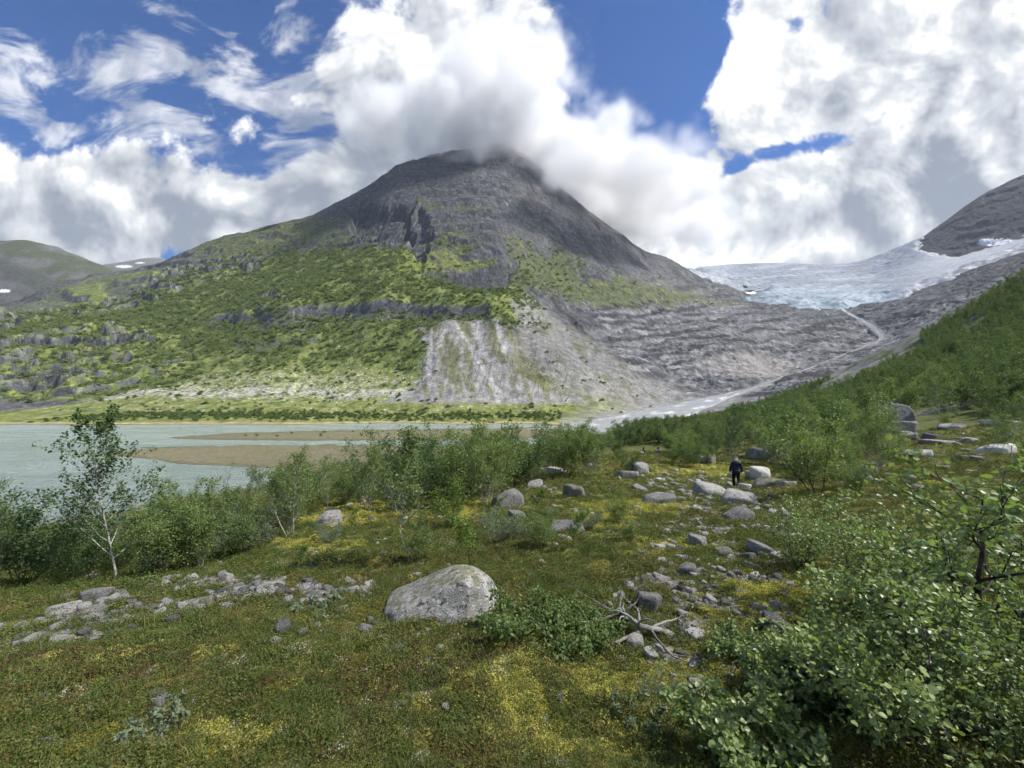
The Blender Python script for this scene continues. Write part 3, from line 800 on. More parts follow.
def leaves_mesh(P, size, r, width=.75, shape='quad', up=.6, axis=None):
    n = len(P)
    nrm = unit(r.normal(0, 1, (n, 3)) * (1 - up) + np.array([0, 0, up]) * (.6 + .4 * r.random((n, 1))) + r.normal(0, .25, (n, 3)))
    ax = r.normal(0, 1, (n, 3)) if axis is None else axis + r.normal(0, .35, (n, 3))
    ax = unit(ax - nrm * (ax * nrm).sum(1, keepdims=True)); bt = np.cross(nrm, ax)
    sz = (np.asarray(size) * r.uniform(.65, 1.25, n))[:, None, None]
    if shape == 'quad':
        T = np.array([(0, 0, 0), (.45, -.5, .05), (1, 0, 0), (.5, .5, .05)]); q = [(0, 1, 2, 3)]
    else:
        T = np.array([(0, 0, 0), (.5, 0, 0), (1.0, 0, -.06), (.10, .30, .06), (.5, .48, .10), (.88, .27, .03), (.10, -.30, .06), (.5, -.48, .10), (.88, -.27, .03)])
        q = [(0, 1, 4, 3), (1, 2, 5, 4), (0, 6, 7, 1), (1, 7, 8, 2)]
    T = T * np.array([1, width, 1])
    V = P[:, None] + sz * (T[None, :, 0:1] * ax[:, None] + T[None, :, 1:2] * bt[:, None] + T[None, :, 2:3] * nrm[:, None])
    k = len(T)
    Q = (np.array(q)[None] + (np.arange(n) * k)[:, None, None]).reshape(-1, 4)
    rnd = np.repeat(r.random(n), len(q))
    return V.reshape(-1, 3), Q, rnd


def plant(seed, H, stems=1, tilt=.1, spread=.42, first=.22, nbr=16, nsub=6, lper=12, leaf=.03, width=.75, shape='quad', wander=.07, rad=.018, up=.07, lean=(0, 0), brtilt=(.5, 1.0), jit=.035, taper=.75, sides=5, curve=None):
    """a woody plant: (wood V, Q), (leaf V, Q, rnd); height H metres, rooted at the origin"""
    r = np.random.default_rng(seed)
    tubes, LP = [], []
    for s in range(stems):
        a0 = s * 2.4 + r.random() * .8
        tl = tilt * (.5 + r.random()) if stems > 1 else 0
        d = (math.cos(a0) * tl + lean[0], math.sin(a0) * tl + lean[1], 1)
        hs = H * (1 if s == 0 else r.uniform(.6, .98))
        base = (math.cos(a0) * .06 * (stems > 1), math.sin(a0) * .06 * (stems > 1), -.05)
        main = polyline(r, base, d, hs * 1.03, 12, wander, up * .5) if curve is None or s else np.array([(c[0], c[1], c[2]) for c in curve])
        k = len(main) - 1
        rr_ = rad * (H / 2.5) * (1 if s == 0 else .75) * (1 - np.linspace(0, .9, k + 1)); rr_[0] *= 1.35
        tubes.append((main, rr_))
        for b in range(nbr):
            tt = first + (1 - first) * (b + r.random()) / nbr
            f = tt * k; i = min(int(f), k - 1); pos = main[i] * (1 - (f - i)) + main[i + 1] * (f - i)
            L = H * spread * (1 - taper * tt) * r.uniform(.65, 1.2)
            az_ = b * 2.4 + r.random() * .9; el = r.uniform(*brtilt)
            dirb = (math.cos(az_) * math.sin(el + .3), math.sin(az_) * math.sin(el + .3), math.cos(el + .3) + .15)
            br = polyline(r, pos, dirb, L, 5, wander * 1.8, up)
            rb = rr_[i] * .5 + .001
            tubes.append((br, rb * (1 - np.linspace(0, .8, 6))))
            for c in range(nsub):
                tc = .25 + .75 * (c + r.random()) / nsub; g_ = tc * 5; j = min(int(g_), 4); ps = br[j] * (1 - (g_ - j)) + br[j + 1] * (g_ - j)
                ls = L * .42 * (1.15 - .5 * tc) * r.uniform(.6, 1.2) + .03 * H
                dd = unit(br[j + 1] - br[j]) + r.normal(0, .6, 3) + (0, 0, .25)
                sb = polyline(r, ps, dd, ls, 3, .15, up)
                tubes.append((sb, rb * .35 * np.array([1, .8, .6, .35]) + .0006))
                q_ = r.uniform(.1, 1.05, lper) * 3; qi = np.minimum(q_.astype(int), 2)
                LP.append(sb[qi] + (sb[qi + 1] - sb[qi]) * (q_ - qi)[:, None] + r.normal(0, jit, (lper, 3)))
        LP.append(main[-1] + r.normal(0, jit * 1.2, (lper, 3)))
    w = tubes_mesh(tubes, sides)
    l = leaves_mesh(np.concatenate(LP), leaf, r, width, shape) if lper else None
    return w, l


def plant_meshes(name, mw, ml, **kw):
    w, l = plant(**kw)
    a = mesh_from(name + "_trunk", w[0], w[1], mw, True)
    b = mesh_from(name + "_crown", l[0], l[1], ml, False, {"rnd": ('FACE', l[2])}) if l else None
    return a, b


def joined(name, mw, ml, **kw):
    w, l = plant(**kw)
    V = np.concatenate([w[0], l[0]]); Q = np.concatenate([w[1], l[1] + len(w[0])])
    me = mesh_from(name, V, Q, mw, False, {"rnd": ('FACE', np.concatenate([np.zeros(len(w[1])), l[2]]))})
    me.materials.append(ml)
    mi = np.zeros(len(Q), np.int32); mi[len(w[1]):] = 1
    me.polygons.foreach_set("material_index", mi)
    return me


def thing(name, label, cat, loc, rotz=0, group=None, scale=1):
    return link(name, None, None, label, cat, group, None, loc, (0, 0, rotz), scale)


def put_plant(name, proto, label, cat, x, y, rotz, scale, group=None, sink=.02):
    t_ = thing(name, label, cat, (x, y, gz(x, y) - sink), rotz, group, scale)
    link("trunk", proto[0], t_)
    if proto[1]: link("crown", proto[1], t_)
    return t_


P = {}
P['shore_birch'] = plant_meshes("shore_birch", M_bark, M_leaf_dark, seed=3, H=3.2, nbr=27, nsub=8, lper=19, leaf=.058, spread=.50, first=.13, rad=.017, wander=.05, brtilt=(.45, .8), up=.10, jit=.035, taper=.72)
P['leaning_birch'] = plant_meshes("leaning_birch", M_bark, M_leaf, seed=4, H=2.4, nbr=20, nsub=7, lper=18, leaf=.045, spread=.45, first=.3, lean=(-.55, .1), wander=.08, jit=.05)
P['upright_birch'] = plant_meshes("upright_birch", M_bark, M_leaf, seed=5, H=2.4, nbr=22, nsub=7, lper=18, leaf=.045, spread=.46, first=.2, wander=.06, jit=.05)
P['bent_birch'] = plant_meshes("bent_birch", M_bark, M_leaf, seed=6, H=2.0, nbr=24, nsub=7, lper=16, leaf=.044, spread=.46, first=.36, rad=.016, jit=.04, brtilt=(.3, .75), up=.1,
                               curve=[(0, 0, -.05), (-.03, 0, .12), (-.12, .02, .33), (-.16, .02, .48), (-.17, .03, .62), (-.13, .03, .8), (-.12, .02, 1.0), (-.08, .0, 1.25), (-.06, 0, 1.5), (-.03, .02, 1.75), (-.02, .02, 2.0)])
P['sapling'] = plant_meshes("sapling", M_bark_dark, M_leaf_yel, seed=7, H=1.1, nbr=13, nsub=5, lper=14, leaf=.04, spread=.42, first=.3, rad=.02, jit=.03, lean=(-.2, 0), brtilt=(.3, .7))
P['round_bush'] = plant_meshes("round_bush", M_bark_dark, M_leaf, seed=8, H=1.8, stems=6, tilt=.55, nbr=11, nsub=5, lper=16, leaf=.045, spread=.34, first=.15, jit=.06)
P['yellow_bush'] = plant_meshes("yellow_bush", M_bark_dark, M_leaf_yel, seed=9, H=1.3, stems=5, tilt=.6, nbr=9, nsub=5, lper=11, leaf=.04, spread=.36, first=.15, jit=.05)
P['thicket_birch'] = plant_meshes("thicket_birch", M_bark, M_leaf, seed=10, H=2.6, stems=4, tilt=.35, nbr=14, nsub=5, lper=17, leaf=.055, spread=.34, first=.12, jit=.07)
P['dark_bush'] = plant_meshes("dark_bush", M_bark_dark, M_leaf_dark, seed=12, H=1.6, stems=7, tilt=.7, nbr=10, nsub=5, lper=12, leaf=.045, spread=.36, first=.1, jit=.07)
P['grey_willow'] = plant_meshes("grey_willow", M_bark_dark, M_leaf_grey, seed=13, H=1.0, stems=7, tilt=.8, nbr=9, nsub=4, lper=12, leaf=.04, width=.5, spread=.36, first=.1, jit=.04)
P['narrow_birch'] = plant_meshes("narrow_birch", M_bark, M_leaf_dark, seed=14, H=3.0, stems=2, tilt=.1, nbr=24, nsub=5, lper=13, leaf=.06, spread=.27, first=.05, jit=.06)
P['bare_birch'] = plant_meshes("bare_birch", M_bark_dark, M_leaf_dark, seed=15, H=2.0, stems=2, tilt=.3, nbr=12, nsub=5, lper=1, leaf=.03, spread=.3, first=.3, brtilt=(.2, .5), up=.15, rad=.02)
P['broad_shrub'] = plant_meshes("broad_shrub", M_bark_dark, M_leaf_near, seed=16, H=1.25, stems=5, tilt=.62, nbr=13, nsub=6, lper=11, leaf=.033, width=.9, shape='round', spread=.46, first=.1, jit=.035, rad=.022, taper=.55, sides=6)
P['broad_shrub_open'] = plant_meshes("broad_shrub_open", M_bark_dark, M_leaf_near, seed=17, H=1.3, stems=3, tilt=.35, nbr=13, nsub=5, lper=9, leaf=.035, width=.9, shape='round', spread=.5, first=.22, jit=.04, rad=.034, taper=.5, sides=6)
P['forked_shrub'] = plant_meshes("forked_shrub", mat_bark("twisted_bark", (.085, .07, .06), (.03, .025, .022), .5), M_leaf_near, seed=23, H=1.3, nbr=15, nsub=6, lper=11, leaf=.036, width=.9, shape='round', spread=.52, first=.32, jit=.035, rad=.056, taper=.45, sides=7, brtilt=(.6, 1.1),
                               curve=[(0, 0, -.06), (.015, -.02, .12), (-.01, -.03, .26), (-.045, -.03, .40), (-.05, -.04, .52), (-.085, -.04, .64), (-.095, -.05, .78), (-.07, -.05, .92), (-.085, -.05, 1.06), (-.06, -.04, 1.2)])
P['low_shrub'] = plant_meshes("low_shrub", M_bark_dark, M_leaf_near, seed=18, H=.55, stems=9, tilt=1.3, nbr=9, nsub=4, lper=9, leaf=.036, width=.9, shape='round', spread=.5, first=.1, jit=.03, rad=.02, sides=5)
P['low_willow'] = plant_meshes("low_willow", M_bark_dark, M_leaf, seed=19, H=.4, stems=12, tilt=1.8, nbr=8, nsub=4, lper=9, leaf=.024, width=.7, shape='round', spread=.5, first=.1, jit=.02, rad=.018, up=.04)
P['dwarf_willow'] = plant_meshes("dwarf_willow", M_bark_dark, M_leaf_grey, seed=20, H=.18, stems=7, tilt=1.0, nbr=4, nsub=2, lper=8, leaf=.03, width=.55, shape='round', spread=.4, first=.2, jit=.008, rad=.012, sides=4)
PH = dict(forked_shrub=1.25, shore_birch=3.2, leaning_birch=2.1, upright_birch=2.4, bent_birch=2.05, sapling=1.1, round_bush=1.75, yellow_bush=1.25, thicket_birch=2.5, dark_bush=1.45, grey_willow=.9, narrow_birch=3.0, bare_birch=1.95, broad_shrub=1.2, broad_shrub_open=1.3, low_shrub=.45, low_willow=.28, dwarf_willow=.17)

# (kind of plant, root pixel, top pixel row, name, category, label, turn)
NAMED = [
    ('shore_birch', 117, 579, 418, 'birch_tree', 'tree', 'tall slender birch with a pale trunk, its open crown against the grey lake', 0.4),
    ('leaning_birch', 289, 541, 470, 'birch_tree', 'tree', 'birch with a slanting trunk leaning towards the lake beside an upright birch', 0.0),
    ('upright_birch', 294, 537, 452, 'birch_tree', 'tree', 'upright bushy birch with a white trunk foot beside the slanting birch', 1.0),
    ('bent_birch', 410, 563, 430, 'birch_tree', 'tree', 'slim birch with a bare bent white trunk standing in yellow moss', 0.0),
    ('sapling', 472, 574, 508, 'birch_sapling', 'sapling', 'small bright green birch sapling just behind the big lichen boulder', 0.2),
    ('yellow_bush', 450, 527, 476, 'birch_bush', 'bush', 'rounded yellow green bush in front of the darker birch thicket', 0.5),
    ('thicket_birch', 487, 508, 430, 'birch_bush', 'bush', 'large grey green bush with dense upright stems in front of a big rock', 0.8),
    ('round_bush', 566, 478, 421, 'birch_bush', 'bush', 'tall rounded bush whose top stands out against the pale river', 0.1),
    ('narrow_birch', 732, 462, 400, 'birch_tree', 'tree', 'narrow dark spire shaped birch rising above the thicket by the river bend', 0.9),
    ('dark_bush', 22, 584, 504, 'birch_bush', 'bush', 'broad dark green bush at the edge of the lake slope with a pale stem below', 0.4),
    ('dark_bush', 78, 578, 515, 'birch_bush', 'bush', 'dark dense bush crowding the foot of the tall slender birch', 2.4),
    ('round_bush', 160, 577, 500, 'birch_bush', 'bush', 'mid green bush between the tall slender birch and the leafless twigs', 1.4),
    ('round_bush', 196, 568, 492, 'birch_bush', 'bush', 'loose mid green bush below the leafless twigs beside the lake', 3.0),
    ('bare_birch', 212, 545, 463, 'dead_birch', 'tree', 'almost leafless thin birch with bare twigs standing before the lake', 0.7),
    ('round_bush', 243, 556, 496, 'birch_bush', 'bush', 'ragged bush under the leaning birch with a grey stone behind it', 4.1),
    ('grey_willow', 45, 572, 545, 'willow_bush', 'bush', 'low silvery willow at the foot of the dark lakeside bushes', 0.4),
    ('sapling', 300, 570, 541, 'birch_sapling', 'sapling', 'tiny bright yellow green sapling on the moss above the stone strip', 2.0),
    ('round_bush', 420, 562, 512, 'birch_bush', 'bush', 'thin little bush close beside the bent white trunk', 2.2),
    ('grey_willow', 590, 530, 506, 'willow_bush', 'bush', 'low grey willow on the open moss beside a dark flat rock', 1.0),
    ('sapling', 590, 550, 535, 'birch_sapling', 'sapling', 'tiny green sapling alone on the moss between boulder and person', 3.0),
    ('round_bush', 855, 497, 457, 'willow_bush', 'bush', 'pale leaved rounded bush on the open ground before the hillside', 0.6),
    ('thicket_birch', 822, 478, 418, 'birch_bush', 'bush', 'wide olive bush right of the person with a white rock showing through it', 0.6),
    ('thicket_birch', 770, 455, 412, 'birch_bush', 'bush', 'dense bush behind the flat topped boulder above the person', 1.6),
    ('upright_birch', 938, 428, 366, 'birch_tree', 'tree', 'big leaning birch with a dark trunk growing out of the rocks on the hillside foot', 2.6),
    ('leaning_birch', 978, 470, 415, 'birch_tree', 'tree', 'small birch on a low mound with spreading dark stems above the rocky patch', 3.4),
    ('upright_birch', 1012, 462, 398, 'birch_tree', 'tree', 'thin stemmed birch with sparse leaves against the pale rocks at the frame edge', 0.2),
    ('round_bush', 905, 418, 372, 'birch_bush', 'bush', 'bush leaning against the big slanting grey crag on the hillside foot', 0.3),
    ('dark_bush', 690, 468, 440, 'birch_bush', 'bush', 'dark rounded bush just left of the person beyond the stones', 0.3),
    ('grey_willow', 660, 700, 668, 'willow_bush', 'bush', 'small grey green willow on yellow moss near the driftwood', 0.3),
    ('forked_shrub', 985, 712, 474, 'birch_shrub', 'shrub', 'large open shrub with a thick dark forked stem close to the viewer', 0.0),
    ('broad_shrub', 905, 760, 560, 'birch_shrub', 'shrub', 'dense round leaved shrub filling the lower corner beside the grey stones', 0.2),
    ('broad_shrub', 880, 612, 505, 'birch_shrub', 'shrub', 'round leaved shrub between the stone scatter and the dark forked stem', 1.9),
    ('broad_shrub_open', 1045, 640, 480, 'birch_shrub', 'shrub', 'open leaved shrub at the frame edge behind the dark forked stem', 3.3),
    ('broad_shrub', 800, 566, 500, 'birch_shrub', 'shrub', 'pale green shrub beside the grey boulder below the person', 2.9),
    ('broad_shrub', 835, 700, 610, 'birch_shrub', 'shrub', 'round leaved shrub over the mossy hollow at the border of the stone scatter', 3.9),
    ('broad_shrub', 965, 735, 590, 'birch_shrub', 'shrub', 'leafy shrub in front of the dark forked stem hiding its foot', 5.4),
    ('low_shrub', 800, 700, 640, 'birch_shrub', 'shrub', 'low spreading shrub over mossy stones left of the dense corner shrub', 0.9),
    ('low_shrub', 760, 775, 690, 'birch_shrub', 'shrub', 'sprawling low shrub with drooping leaves at the bottom edge', 2.1),
    ('low_shrub', 740, 660, 622, 'birch_shrub', 'shrub', 'small light green shrub growing among the white stones', 3.1),
    ('broad_shrub', 1050, 790, 640, 'birch_shrub', 'shrub', 'dark leaved shrub in the bottom corner over a fallen grey branch', 5.0),
    ('low_willow', 535, 640, 590, 'willow_bush', 'bush', 'low creeping willow mat beside the big lichen boulder', 0.3),
    ('low_willow', 590, 636, 597, 'willow_bush', 'bush', 'low creeping willow grown through by the grey driftwood', 1.7),
    ('dwarf_willow', 150, 735, 705, 'dwarf_willow', 'plant', 'tuft of blue grey dwarf willow leaves on the dark heath', 0.2),
    ('dwarf_willow', 135, 752, 728, 'dwarf_willow', 'plant', 'smaller blue grey dwarf willow tuft below its twin on the dark heath', 1.2),
    ('dwarf_willow', 165, 708, 690, 'dwarf_willow', 'plant', 'upright dwarf willow sprig topmost of the three on the dark heath', 2.2),
    ('dwarf_willow', 640, 720, 690, 'dwarf_willow', 'plant', 'grey dwarf willow tuft on the bright yellow moss', 2.2),
    ('dwarf_willow', 312, 612, 588, 'dwarf_willow', 'plant', 'pale grey dwarf willow at the end of the stone strip', .2),
]
for kind, px, py, top, nm, cat, lab, rot in NAMED:
    x, y = hit(px, py)
    hpx = py - top
    sc_ = hpx * y / F / PH[kind]
    # seen from above, a low wide plant shows its depth too
    put_plant(nm, P[kind], lab, cat, x, y, rot, sc_ * (.95 if kind not in ('low_willow', 'low_shrub') else .9))

# the birch thicket between moss and water: individuals
R4 = np.random.default_rng(99)
THK3 = [(765, 440), (900, 428), (940, 448), (905, 482), (850, 505), (790, 496), (770, 470)]
THK2 = [(690, 444), (770, 425), (900, 404), (1060, 398), (1060, 425), (930, 428), (880, 422), (850, 446), (830, 470), (795, 478), (775, 462), (700, 462)]
THK = [(-120, 600), (-30, 560), (130, 540), (250, 500), (330, 468), (420, 455), (520, 448), (600, 442), (700, 436), (760, 440), (745, 452), (700, 466), (660, 462), (610, 478), (540, 482), (470, 505), (380, 515), (330, 520), (260, 548), (200, 572), (100, 585), (-60, 600)]
pts_ = []
tries = 0
while len(pts_) < 235 and tries < 12000:
    tries += 1
    px = R4.uniform(-110, 1060); py = R4.uniform(400, 600)
    if max(poly_sd(np.array([px]), np.array([py]), THK)[0], poly_sd(np.array([px]), np.array([py]), THK2)[0], poly_sd(np.array([px]), np.array([py]), THK3)[0] if R4.random() < .22 else -1) < 0: continue
    x, y = hit(px, py)
    if 876 < px < 942 and 404 < py < 454: continue
    if px < 340 and R4.random() < .45: continue
    if (632 < px < 668 and 440 < py < 478) or (712 < px < 758 and 466 < py < 502): continue
    if y < 5 or gz(x, y) < LAKE + .3: continue
    if any((x - a) ** 2 + (y - b) ** 2 < (.022 * y + .42) ** 2 for a, b, _ in pts_): continue
    if 560 < px < 700 and 462 < py: continue
    pts_.append((x, y, px))
kinds = ['thicket_birch', 'round_bush', 'thicket_birch', 'dark_bush', 'upright_birch', 'round_bush', 'grey_willow']
for i, (x, y, px) in enumerate(pts_):
    k_ = kinds[R4.integers(len(kinds))]
    # bushes reach about the sight line over the water
    top_ = np.interp(px, [-110, 60, 150, 230, 300, 350, 400, 450, 500, 560, 620, 700, 760, 850, 1060], [507, 512, 500, 494, 472, 458, 448, 438, 434, 430, 428, 424, 418, 408, 396])
    zr = gz(x, y)
    want = float(np.clip((HY - top_) / F * y - zr, .9, 3.8)) * (R4.uniform(.5, 1.1) if R4.random() < .75 else R4.uniform(1.1, 1.45))
    if k_ == 'grey_willow': want *= .6
    tree = k_ in ('thicket_birch', 'upright_birch')
    put_plant('birch_tree' if tree else 'birch_bush', P[k_],
              ('slender birch in the loose band between the walking person and the wooded hillside' if tree else 'leafy bush in the loose band between the walking person and the wooded hillside') if px > 735 else 'slender mountain birch among the dense thicket between the mossy ground and the water' if tree else 'leafy bush in the dense thicket between the mossy ground and the water',
              'tree' if tree else 'bush', x, y, R4.uniform(0, 6.28), want / PH[k_], ('birches' if tree else 'bushes') + (' below the hillside' if px > 735 else ' of the thicket'))

for i in range(34):
    px = R4.uniform(535, 632) if i % 2 else R4.uniform(668, 716); py = R4.uniform(446, 476 if i % 2 else 464)
    x, y = hit(px, py); k_ = ['thicket_birch', 'round_bush', 'upright_birch', 'dark_bush'][R4.integers(4)]
    tree = k_ in ('thicket_birch', 'upright_birch')
    want = float(np.clip((HY - 428) / F * y - gz(x, y), .8, 3.2)) * R4.uniform(.5, 1.15)
    put_plant('birch_tree' if tree else 'birch_bush', P[k_], 'young birch between the mossy boulders and the braided river' if tree else 'leafy bush between the mossy boulders and the braided river',
              'tree' if tree else 'bush', x, y, R4.uniform(0, 6.28), want / PH[k_], ('birches' if tree else 'bushes') + ' before the river')
for i in range(16):
    px, py = R4.uniform(325, 640), R4.uniform(488, 556)
    if abs(px - 440) < 45 and py > 530: continue
    x, y = hit(px, py); k_ = ['sapling', 'grey_willow', 'round_bush'][i % 3]
    put_plant('willow_bush' if k_ == 'grey_willow' else 'birch_sapling', P[k_], 'low grey leaved willow among the scattered ones on the open moss' if k_ == 'grey_willow' else 'little green birch sapling among the scattered ones on the open moss',
              'bush' if k_ == 'grey_willow' else 'sapling', x, y, R4.uniform(0, 6.28), R4.uniform(.3, .75) / PH[k_], 'willows on the open moss' if k_ == 'grey_willow' else 'saplings on the open moss')

# the wooded hillside: the larger birches one by one, the rest as one mass
HILLM = [joined("hillside_birch_%s" % n_, M_bark_dark, M_leaf_hill, seed=sd0, H=4.2, stems=st_, tilt=.3, nbr=nb_, nsub=4, lper=9, leaf=.17, spread=sp_, first=.12, jit=.16, rad=.02, sides=4)
         for n_, sd0, st_, nb_, sp_ in (("slim", 31, 1, 22, .36), ("bushy", 32, 3, 13, .34), ("broad", 33, 4, 11, .38), ("tall", 34, 2, 16, .30))]
HP = np.random.default_rng(123)
HILL = [(610, 446), (640, 432), (700, 424), (760, 405), (800, 392), (850, 372), (900, 350), (960, 313), (1024, 276), (1090, 240), (1200, 200), (1320, 200), (1320, 420), (1180, 420), (1024, 418), (960, 408), (890, 400), (850, 420), (800, 440), (740, 440), (700, 447)]
CLEAR = [(810, 396), (850, 368), (915, 338), (925, 346), (880, 368), (850, 384), (820, 400)]
hp = []
n_try = 60000
th_ = HP.uniform(.18, 1.12, n_try); lr = HP.uniform(math.log(35), math.log(300), n_try); r_ = np.exp(lr)
keep = HP.random(n_try) < np.minimum(1, (r_ / 250) ** 1.25)
th_, r_ = th_[keep], r_[keep]
x_, y_ = r_ * np.sin(th_), r_ * np.cos(th_)
z_ = near_z(x_, y_)
qx, qy = project(x_, y_, near_z(x_, y_, False))
gap = fbm(x_ / 18, y_ / 18, 3, 511)
m_ = (poly_sd(qx, qy, HILL) > 0) & (poly_sd(qx + 10 * gap, qy, CLEAR) < -3) & (gap > -.28) & (z_ > -11)
x_, y_, z_ = x_[m_], y_[m_], z_[m_]
o_ = np.argsort(np.hypot(x_, y_))
x_, y_, z_ = x_[o_], y_[o_], z_[o_]
acc, cell = [], {}
for i in range(len(x_)):
    d_ = 1.7
    kx, ky = int(x_[i] // d_), int(y_[i] // d_)
    if any((x_[i] - a) ** 2 + (y_[i] - b) ** 2 < d_ * d_ for u_ in (-1, 0, 1) for v_ in (-1, 0, 1) for a, b in cell.get((kx + u_, ky + v_), ())): continue
    cell.setdefault((kx, ky), []).append((x_[i], y_[i])); acc.append(i)
acc = np.array(acc)
print("hillside", len(acc))
inview = np.abs(x_[acc] / y_[acc]) < 1.32
first_ = acc[inview][:150]
rest = np.setdiff1d(acc, first_)
for i in first_:
    s_ = HP.uniform(.6, 1.2)
    link('birch_tree', HILLM[HP.integers(4)], None, 'leafy birch among the many standing on the lower part of the green hillside', 'tree', 'birches on the hillside', None,
         (x_[i], y_[i], z_[i] - .1), (0, 0, HP.uniform(0, 6.28)), (s_ * HP.uniform(.9, 1.15), s_, s_ * HP.uniform(.85, 1.1)))


def scatter(name, protos, P_, rot, scl, idx, kind="stuff", label=None, cat=None):
    """many copies of a few meshes, set on given points: one object"""
    cl = bpy.data.collections.new(name + "_pieces")
    for i, me in enumerate(protos):
        o = bpy.data.objects.new("%s_piece_%02d" % (name, i), me); cl.objects.link(o)
    me = bpy.data.meshes.new(name); me.vertices.add(len(P_)); me.vertices.foreach_set("co", np.ascontiguousarray(P_, np.float32).ravel())
    a = me.attributes.new("rot", 'FLOAT_VECTOR', 'POINT'); a.data.foreach_set("vector", np.ascontiguousarray(rot, np.float32).ravel())
    a = me.attributes.new("scl", 'FLOAT_VECTOR', 'POINT'); a.data.foreach_set("vector", np.ascontiguousarray(scl, np.float32).ravel())
    a = me.attributes.new("idx", 'INT', 'POINT'); a.data.foreach_set("value", np.ascontiguousarray(idx, np.int32))
    ng = bpy.data.node_groups.new(name + "_scatter", 'GeometryNodeTree')
    ng.interface.new_socket("Geometry", in_out='INPUT', socket_type='NodeSocketGeometry'); ng.interface.new_socket("Geometry", in_out='OUTPUT', socket_type='NodeSocketGeometry')
    N, L = ng.nodes, ng.links
    gi, go = N.new("NodeGroupInput"), N.new("NodeGroupOutput")
    ci = N.new("GeometryNodeCollectionInfo"); ci.inputs['Collection'].default_value = cl; ci.inputs['Separate Children'].default_value = True; ci.inputs['Reset Children'].default_value = True
    ip = N.new("GeometryNodeInstanceOnPoints"); ip.inputs['Pick Instance'].default_value = True
    def na(nm, ty):
        n_ = N.new("GeometryNodeInputNamedAttribute"); n_.data_type = ty; n_.inputs[0].default_value = nm; return n_.outputs[0]
    er = N.new("FunctionNodeEulerToRotation")
    L.new(gi.outputs[0], ip.inputs['Points']); L.new(ci.outputs[0], ip.inputs['Instance']); L.new(na("idx", 'INT'), ip.inputs['Instance Index'])
    L.new(na("rot", 'FLOAT_VECTOR'), er.inputs[0]); L.new(er.outputs[0], ip.inputs['Rotation']); L.new(na("scl", 'FLOAT_VECTOR'), ip.inputs['Scale']); L.new(ip.outputs[0], go.inputs[0])
    o = link(name, me, None, label, cat, None, kind)
    md = o.modifiers.new("scatter", 'NODES'); md.node_group = ng
    return o


def rot_z(n, r, tilt=0.0):
    return np.stack([r.normal(0, tilt, n), r.normal(0, tilt, n), r.uniform(0, 6.28, n)], 1)


def scl_(s, r, v=.15):
    return np.stack([s * r.uniform(1 - v, 1 + v, len(s)), s * r.uniform(1 - v, 1 + v, len(s)), s * r.uniform(1 - v, 1 + v, len(s))], 1)
n_ = len(rest)
scatter("woodland", HILLM, np.stack([x_[rest], y_[rest], z_[rest] - .1], 1), rot_z(n_, HP), scl_(HP.uniform(.5, 1.25, n_), HP), HP.integers(0, 4, n_), label="dense green birch wood covering the hillside above the boulders", cat="woodland")

# woods and scrub on the far mountain side
def clump(seed, n, w, h, leaf, mat):
    r = np.random.default_rng(seed)
    k_ = r.integers(3, 6); c_ = r.normal(0, w * .38, (k_, 3)) * (1, 1, .3) + (0, 0, h * .5); c_[0] = (0, 0, h * .62)
    w_ = r.integers(0, k_, n)
    q = c_[w_] + unit(r.normal(0, 1, (n, 3))) * (r.random((n, 1)) ** .45) * np.array([w * .42, w * .42, h * .36])
    v, f, rn_ = leaves_mesh(q, leaf, r, .9, 'quad', .45)
    return mesh_from("scrub", v, f, mat, False, {"rnd": ('FACE', rn_)})
M_far = mat_leaf("mountain_scrub_leaf", (.095, .145, .044), (.225, .27, .10), .2, .7, .1)
M_far2 = mat_leaf("shore_scrub_leaf", (.06, .098, .03), (.125, .17, .055), .2, .7, .1)
CL = [clump(41, 110, 3.0, 3.2, .75, M_far), clump(42, 110, 3.6, 2.6, .8, M_far), clump(43, 90, 2.4, 3.8, .7, M_far), clump(44, 110, 4.2, 2.2, .85, M_far2), clump(45, 100, 3, 2.4, .75, M_far2)]
fr_ = FAR
R5 = np.random.default_rng(55)
nR, nC = fr_['X'].shape
area = (fr_['R'] ** 2)
band = np.exp(-((fr_['PY'] - 415.5) / 3.2) ** 2) * (fr_['PX'] < 560) * (fr_['R'] < 600) * 1.4
gaps = sstep(-.25, .15, fbm(fr_['X'] / 30, fr_['Y'] / 30, 4, 521))
fl = fr_['floor'] * (1 - np.clip(fr_['belt'], 0, 1)) * .16 * sstep(.05, .3, fr_['n_s']) * (fr_['PY'] < 411)
dn = (fr_['green'] * (1 - fr_['floor'] * .8) * (1 - fr_['steep'] * .8) * (.15 + .85 * gaps) * (1 - .45 * sstep(320, 370, fr_['PY'])) * (1 - .6 * np.clip(fr_['lime'], 0, 1)) + band + fl + .10 * fr_['turf'] * (1 - fr_['green']) * (fr_['PY'] > 240)) * (1 - fr_['slabs'] * .9) * (1 - fr_['cone'] * .8) * (fr_['rd'] > 1.3)
dn = dn * area * (fr_['R'] < 1450)
dn = np.where((fr_['PX'] > -160) & (fr_['PX'] < 1100), dn, dn * .15)
cum_ = np.cumsum(dn.ravel()); N_ = 19000
ix = np.searchsorted(cum_, R5.random(N_) * cum_[-1])
jx = R5.normal(0, 1.2, (N_, 2))
pf = np.stack([fr_['X'].ravel()[ix], fr_['Y'].ravel()[ix], fr_['Z'].ravel()[ix] - .3], 1); pf[:, :2] += jx
sz = R5.uniform(.8, 1.9, N_) * np.where(fr_['floor'].ravel()[ix] > .5, .75, 1) * (.8 + .25 * (fr_['R'].ravel()[ix] / 900))
low_ = fr_['floor'].ravel()[ix] > .5
id_ = np.where(low_, R5.integers(3, 5, N_), R5.integers(0, 4, N_))
